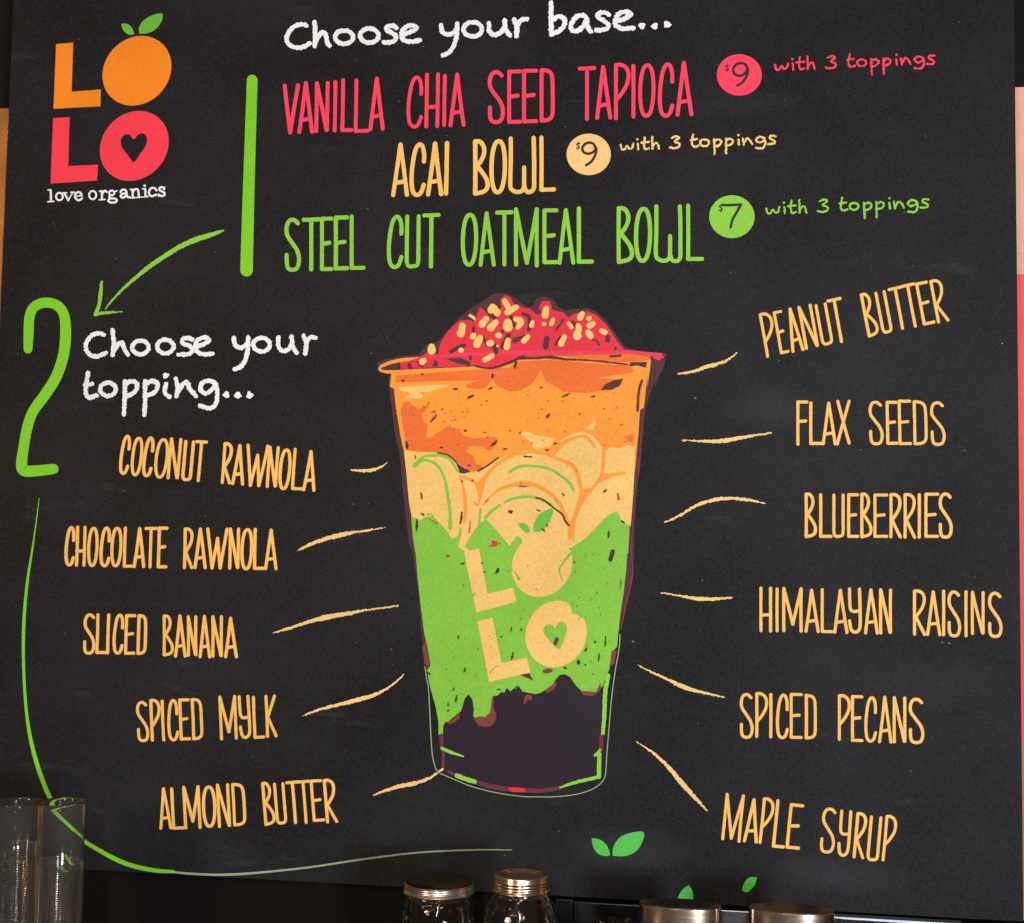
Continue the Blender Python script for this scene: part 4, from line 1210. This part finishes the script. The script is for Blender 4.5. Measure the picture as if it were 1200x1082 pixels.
def glass_mat(name, col=(1, 1, 1), rough=0.02, ior=1.45, wave=.25, dist=.002):
    m, nt, b = new_mat(name)
    b.inputs['Base Color'].default_value = (*col, 1)
    b.inputs['Transmission Weight'].default_value = 1
    b.inputs['Roughness'].default_value = rough
    b.inputs['IOR'].default_value = ior
    n = nt.nodes.new('ShaderNodeTexNoise')
    n.inputs['Scale'].default_value = 35
    tc = nt.nodes.new('ShaderNodeTexCoord')
    nt.links.new(tc.outputs['Object'], n.inputs['Vector'])
    bp = nt.nodes.new('ShaderNodeBump')
    bp.inputs['Strength'].default_value = wave
    bp.inputs['Distance'].default_value = dist
    nt.links.new(n.outputs['Fac'], bp.inputs['Height'])
    nt.links.new(bp.outputs[0], b.inputs['Normal'])
    return m


def metal_mat(name, rgb, rough=0.25, stretch=(1, 1, 60)):
    m, nt, b = new_mat(name)
    tc = nt.nodes.new('ShaderNodeTexCoord')
    mp = nt.nodes.new('ShaderNodeMapping')
    mp.inputs['Scale'].default_value = stretch
    nt.links.new(tc.outputs['Object'], mp.inputs[0])
    n = nt.nodes.new('ShaderNodeTexNoise')
    n.inputs['Scale'].default_value = 18
    n.inputs['Detail'].default_value = 5
    nt.links.new(mp.outputs[0], n.inputs['Vector'])
    mr = nt.nodes.new('ShaderNodeMapRange')
    mr.inputs['To Min'].default_value = rough * .6
    mr.inputs['To Max'].default_value = rough * 1.5
    nt.links.new(n.outputs['Fac'], mr.inputs['Value'])
    nt.links.new(mr.outputs[0], b.inputs['Roughness'])
    b.inputs['Base Color'].default_value = (*lin(rgb), 1)
    b.inputs['Metallic'].default_value = 1
    return m


glass = glass_mat('clear_jar_glass', (.96, .95, .93), wave=.8, dist=.004)
plastic = glass_mat('clear_plastic', (.97, .96, .95), rough=.045, ior=1.33)
plastic.node_tree.nodes['Principled BSDF'].inputs['Transmission Weight'].default_value = 0.988
copper = metal_mat('brushed_copper_steel', (226, 204, 184), .2)
tin = metal_mat('tinned_lid', (236, 228, 224), .25)
darklid = metal_mat('dark_lid_top', (70, 62, 58), .4, (1, 1, 1))

jt = on_plane(515, 1024, YJ)
COUNTER = jt.z - 0.175
ct = box('counter', -1.6, 1.6, -0.60, 0.028, COUNTER - 0.04, COUNTER, simple('dark_stone_counter', (38, 34, 32), .3), None, .004)
ct['kind'] = 'structure'


def jar(px, vtop, rpx, label, inner_ring):
    c = on_plane(px, vtop, YJ)
    r = abs(on_plane(px + rpx, vtop, YJ).x - c.x)
    hgt = c.z - COUNTER
    t = empty('glass_jar', (c.x, YJ, COUNTER), label, 'jar', 'lidded glass jars below the board')
    br = r * (1.30 if inner_ring else 1.06)
    neck = r * .90
    wt = .003
    prof = [(0, .004), (br * .8, .0045), (br - .004, .0), (br, .008), (br, hgt * .62), (br * .985, hgt * .72), (br * .94, hgt * .80), (neck * 1.05, hgt * .865), (neck, hgt * .885), (neck * 1.015, hgt * .9),
            (neck, hgt * .915), (neck, hgt - .004), (neck - wt, hgt - .004), (neck - wt, hgt * .885), (neck * 1.05 - wt, hgt * .865), (br * .94 - wt, hgt * .80), (br * .985 - wt, hgt * .72), (br - wt, hgt * .62), (br - wt, .012), (br * .8, .009), (0, .009)]
    lathe('glass_body', prof, glass, t, 72)
    # screw band
    b0 = hgt - (.0145 if not inner_ring else .019)
    bp = [(r * .975, b0), (r * 1.0, b0 + .0006), (r * 1.015, b0 + .0016), (r * 1.0, b0 + .003), (r * .975, b0 + .0042)]
    for i in range(3):
        zc = b0 + .0052 + i * (.0022 if not inner_ring else .0032)
        bp += [(r * .968, zc), (r * .980, zc + .001), (r * .968, zc + .0019)]
    bp += [(r * .965, hgt - .0016), (r * .95, hgt - .0003), (r * .93, hgt)] if inner_ring else [(r * .965, hgt - .0036)]
    if inner_ring:
        bp += [(r * .78, hgt - .0001), (r * .76, hgt - .0012)]
    else:
        bp += [(r * .955, hgt - .0034), (r * .94, hgt - .0038)]
    bnd = lathe('screw_band', bp, copper if inner_ring else tin, t, 72)
    lr = r * (.77 if inner_ring else .942)
    lathe('lid_disc', [(0, hgt + .0004), (r * .80, hgt), (r * .93, hgt - .0010), (r * .968, hgt - .0024), (r * .966, hgt - .0033)] if not inner_ring else [(0, hgt - .0022 if inner_ring else hgt - .0006), (lr * .82, hgt - .0022 if inner_ring else hgt - .0006), (lr * .86, hgt - .0010), (lr * .97, hgt - .0012), (lr, hgt - .0016)],
          copper if inner_ring else darklid, t, 72)
    lathe('contents', [(0, .011), (br - .0045, .0125), (br - .0045, hgt * .55), (0, hgt * .57)], simple('dark_granola', (46, 28, 16), .6, scale=260, var=.6, bump=1.0), t, 48)
    return t


jar(514.5, 1030.5, 40.5, 'glass jar with flat dark lid and silver screw band, left of the two jars', False)
jar(610.5, 1024.0, 33.5, 'glass jar with narrow warm toned metal ring lid, right of the two jars', True)


def steel_cup(px, vtop, rpx, label):
    c = on_plane(px, vtop, YJ + .02)
    r = abs(on_plane(px + rpx, vtop, YJ + .02).x - c.x)
    hgt = c.z - COUNTER
    t = empty('metal_canister', (c.x, YJ + .02, COUNTER), label, 'canister', 'oval metal canisters below the board')
    t.scale = (1, .5, 1)
    lathe('canister_body', [(0, 0), (r * .97, 0), (r, .003), (r, hgt - .002), (r * .996, hgt - .0005), (r * .985, hgt), (r * .975, hgt - .001), (r * .972, hgt - .012), (r * .972, .006), (0, .006)], copper, t, 96)
    lathe('canister_lid', [(0, hgt + .0014), (r * .90, hgt + .0012), (r * .985, hgt + .001), (r * .992, hgt + .0003), (r * .97, hgt + .0001), (r * .966, hgt - .009), (0, hgt - .010)], simple('black_plastic_lid', (26, 24, 24), .35), t, 64)
    return t


steel_cup(797, 1060, 48.5, 'shiny metal canister nearer the middle, left of the two canisters')
steel_cup(927.5, 1065.5, 50.5, 'shiny metal canister further right, below the maple syrup lettering')


def tumbler(px, vtop, rpx, ribs_v, label):
    c = on_plane(px, vtop, YJ)
    r = abs(on_plane(px + rpx, vtop, YJ).x - c.x)
    hgt = c.z - COUNTER
    rib_top = on_plane(px, ribs_v, YJ).z - COUNTER
    t = empty('plastic_tumbler', (c.x, YJ, COUNTER), label, 'tumbler', 'clear ribbed tumblers at the left')
    outer = [(0, 0), (r * .9, 0), (r * .96, .003)]
    zc = .01
    while zc < rib_top:
        outer += [(r * .952, zc), (r * .998, zc + .0013)]
        zc += .0027
    outer += [(r * .975, rib_top + .003), (r * .985, hgt - .006), (r * 1.0, hgt - .003), (r * 1.0, hgt - .001), (r * .985, hgt), (r * .96, hgt - .001)]
    outer += [(r * .962, hgt - .006), (r * .945, rib_top + .003), (r * .938, rib_top), (r * .935, .008), (0, .008)]
    lathe('tumbler_wall', outer, plastic, t, 72)
    return t


tumbler(21, 939, 26.5, 990, 'clear ribbed plastic tumbler cut by the left edge of the photo')
tumbler(73, 939, 25.5, 1010, 'clear ribbed plastic tumbler in front of the long green line')

# ------------------------------------------------------------------ dark shelf rail under the board on the right
xa, xb = on_plane(652, 1054, FRONT).x, board_right + .1
rail = empty('shelf_rail', ((xa + xb) / 2, -0.02, board_low), 'black rail with worn silver top edge under the right half of the board', 'rail')
blk = simple('gloss_black', (22, 22, 26), .18, var=.3)
zt_ = board_low - .0015
for (nm, a, b_, y0, z1_) in (('end_block', xa, xa + .022, -0.030, zt_), ('rail_panel', xa + .0235, xb, -0.034, zt_ - .0008)):
    o = box(nm, a, b_, y0, 0.028, board_low - .09, z1_, blk, rail, .0012)
    o.matrix_parent_inverse = Matrix.Translation((-(xa + xb) / 2, .02, -board_low))
# worn silver edging, uneven
v, f = [], []
x0_, x1_ = on_plane(976, 1075, FRONT).x, on_plane(1125, 1080, FRONT).x
n = 60
for i in range(n + 1):
    x = x0_ + (x1_ - x0_) * i / n
    h_ = .0012 + .0016 * max(0, noise.noise((x * 45, 1.7, 0))) + .001 * math.sin(math.pi * i / n)
    y_ = -.0365
    v += [(x, y_, zt_ - .0010 - h_), (x, y_, zt_ - .0006), (x, -.022, zt_ - .0004)]
for i in range(n):
    a = 3 * i
    f += [(a, a + 3, a + 4, a + 1), (a + 1, a + 4, a + 5, a + 2)]
o = mesh_obj('silver_edge', v, f, metal_mat('worn_silver', (200, 205, 215), .45, (1, 1, 1)), rail)
o.matrix_parent_inverse = Matrix.Translation((-(xa + xb) / 2, .02, -board_low))

# crumpled clear wrapper lying behind the canister
wc = on_plane(722, 1084, -.10)
bm = bmesh.new()
bmesh.ops.create_icosphere(bm, subdivisions=4, radius=1)
for q in bm.verts:
    d = q.co.copy()
    nn = 1 + .35 * noise.noise(d * 2.2) + .30 * abs(noise.noise(d * 5.1)) + .12 * noise.noise(d * 12)
    q.co = Vector((d.x * .030 * nn, d.y * .02 * nn, max(d.z * .022 * nn, -.02)))
me = bpy.data.meshes.new('crumpled_wrapper')
bm.to_mesh(me)
bm.free()
me.materials.append(metal_mat('crumpled_film', (96, 98, 104), .12, (1, 1, 1)))
o = bpy.data.objects.new('crumpled_wrapper', me)
COL.objects.link(o)
o.location = (wc.x, -.10, wc.z - .016)
o['label'] = 'crumpled glossy dark wrapper between the right jar and the canister'
o['category'] = 'wrapper'
# the box the wrapper rests on
bx = box('tea_box', wc.x - .045, wc.x + .05, -.135, -.045, COUNTER, wc.z - .036, simple('black_card', (24, 22, 22), .5), None, .001)
bx['label'] = 'black carton under the crumpled wrapper on the counter'
bx['category'] = 'carton'
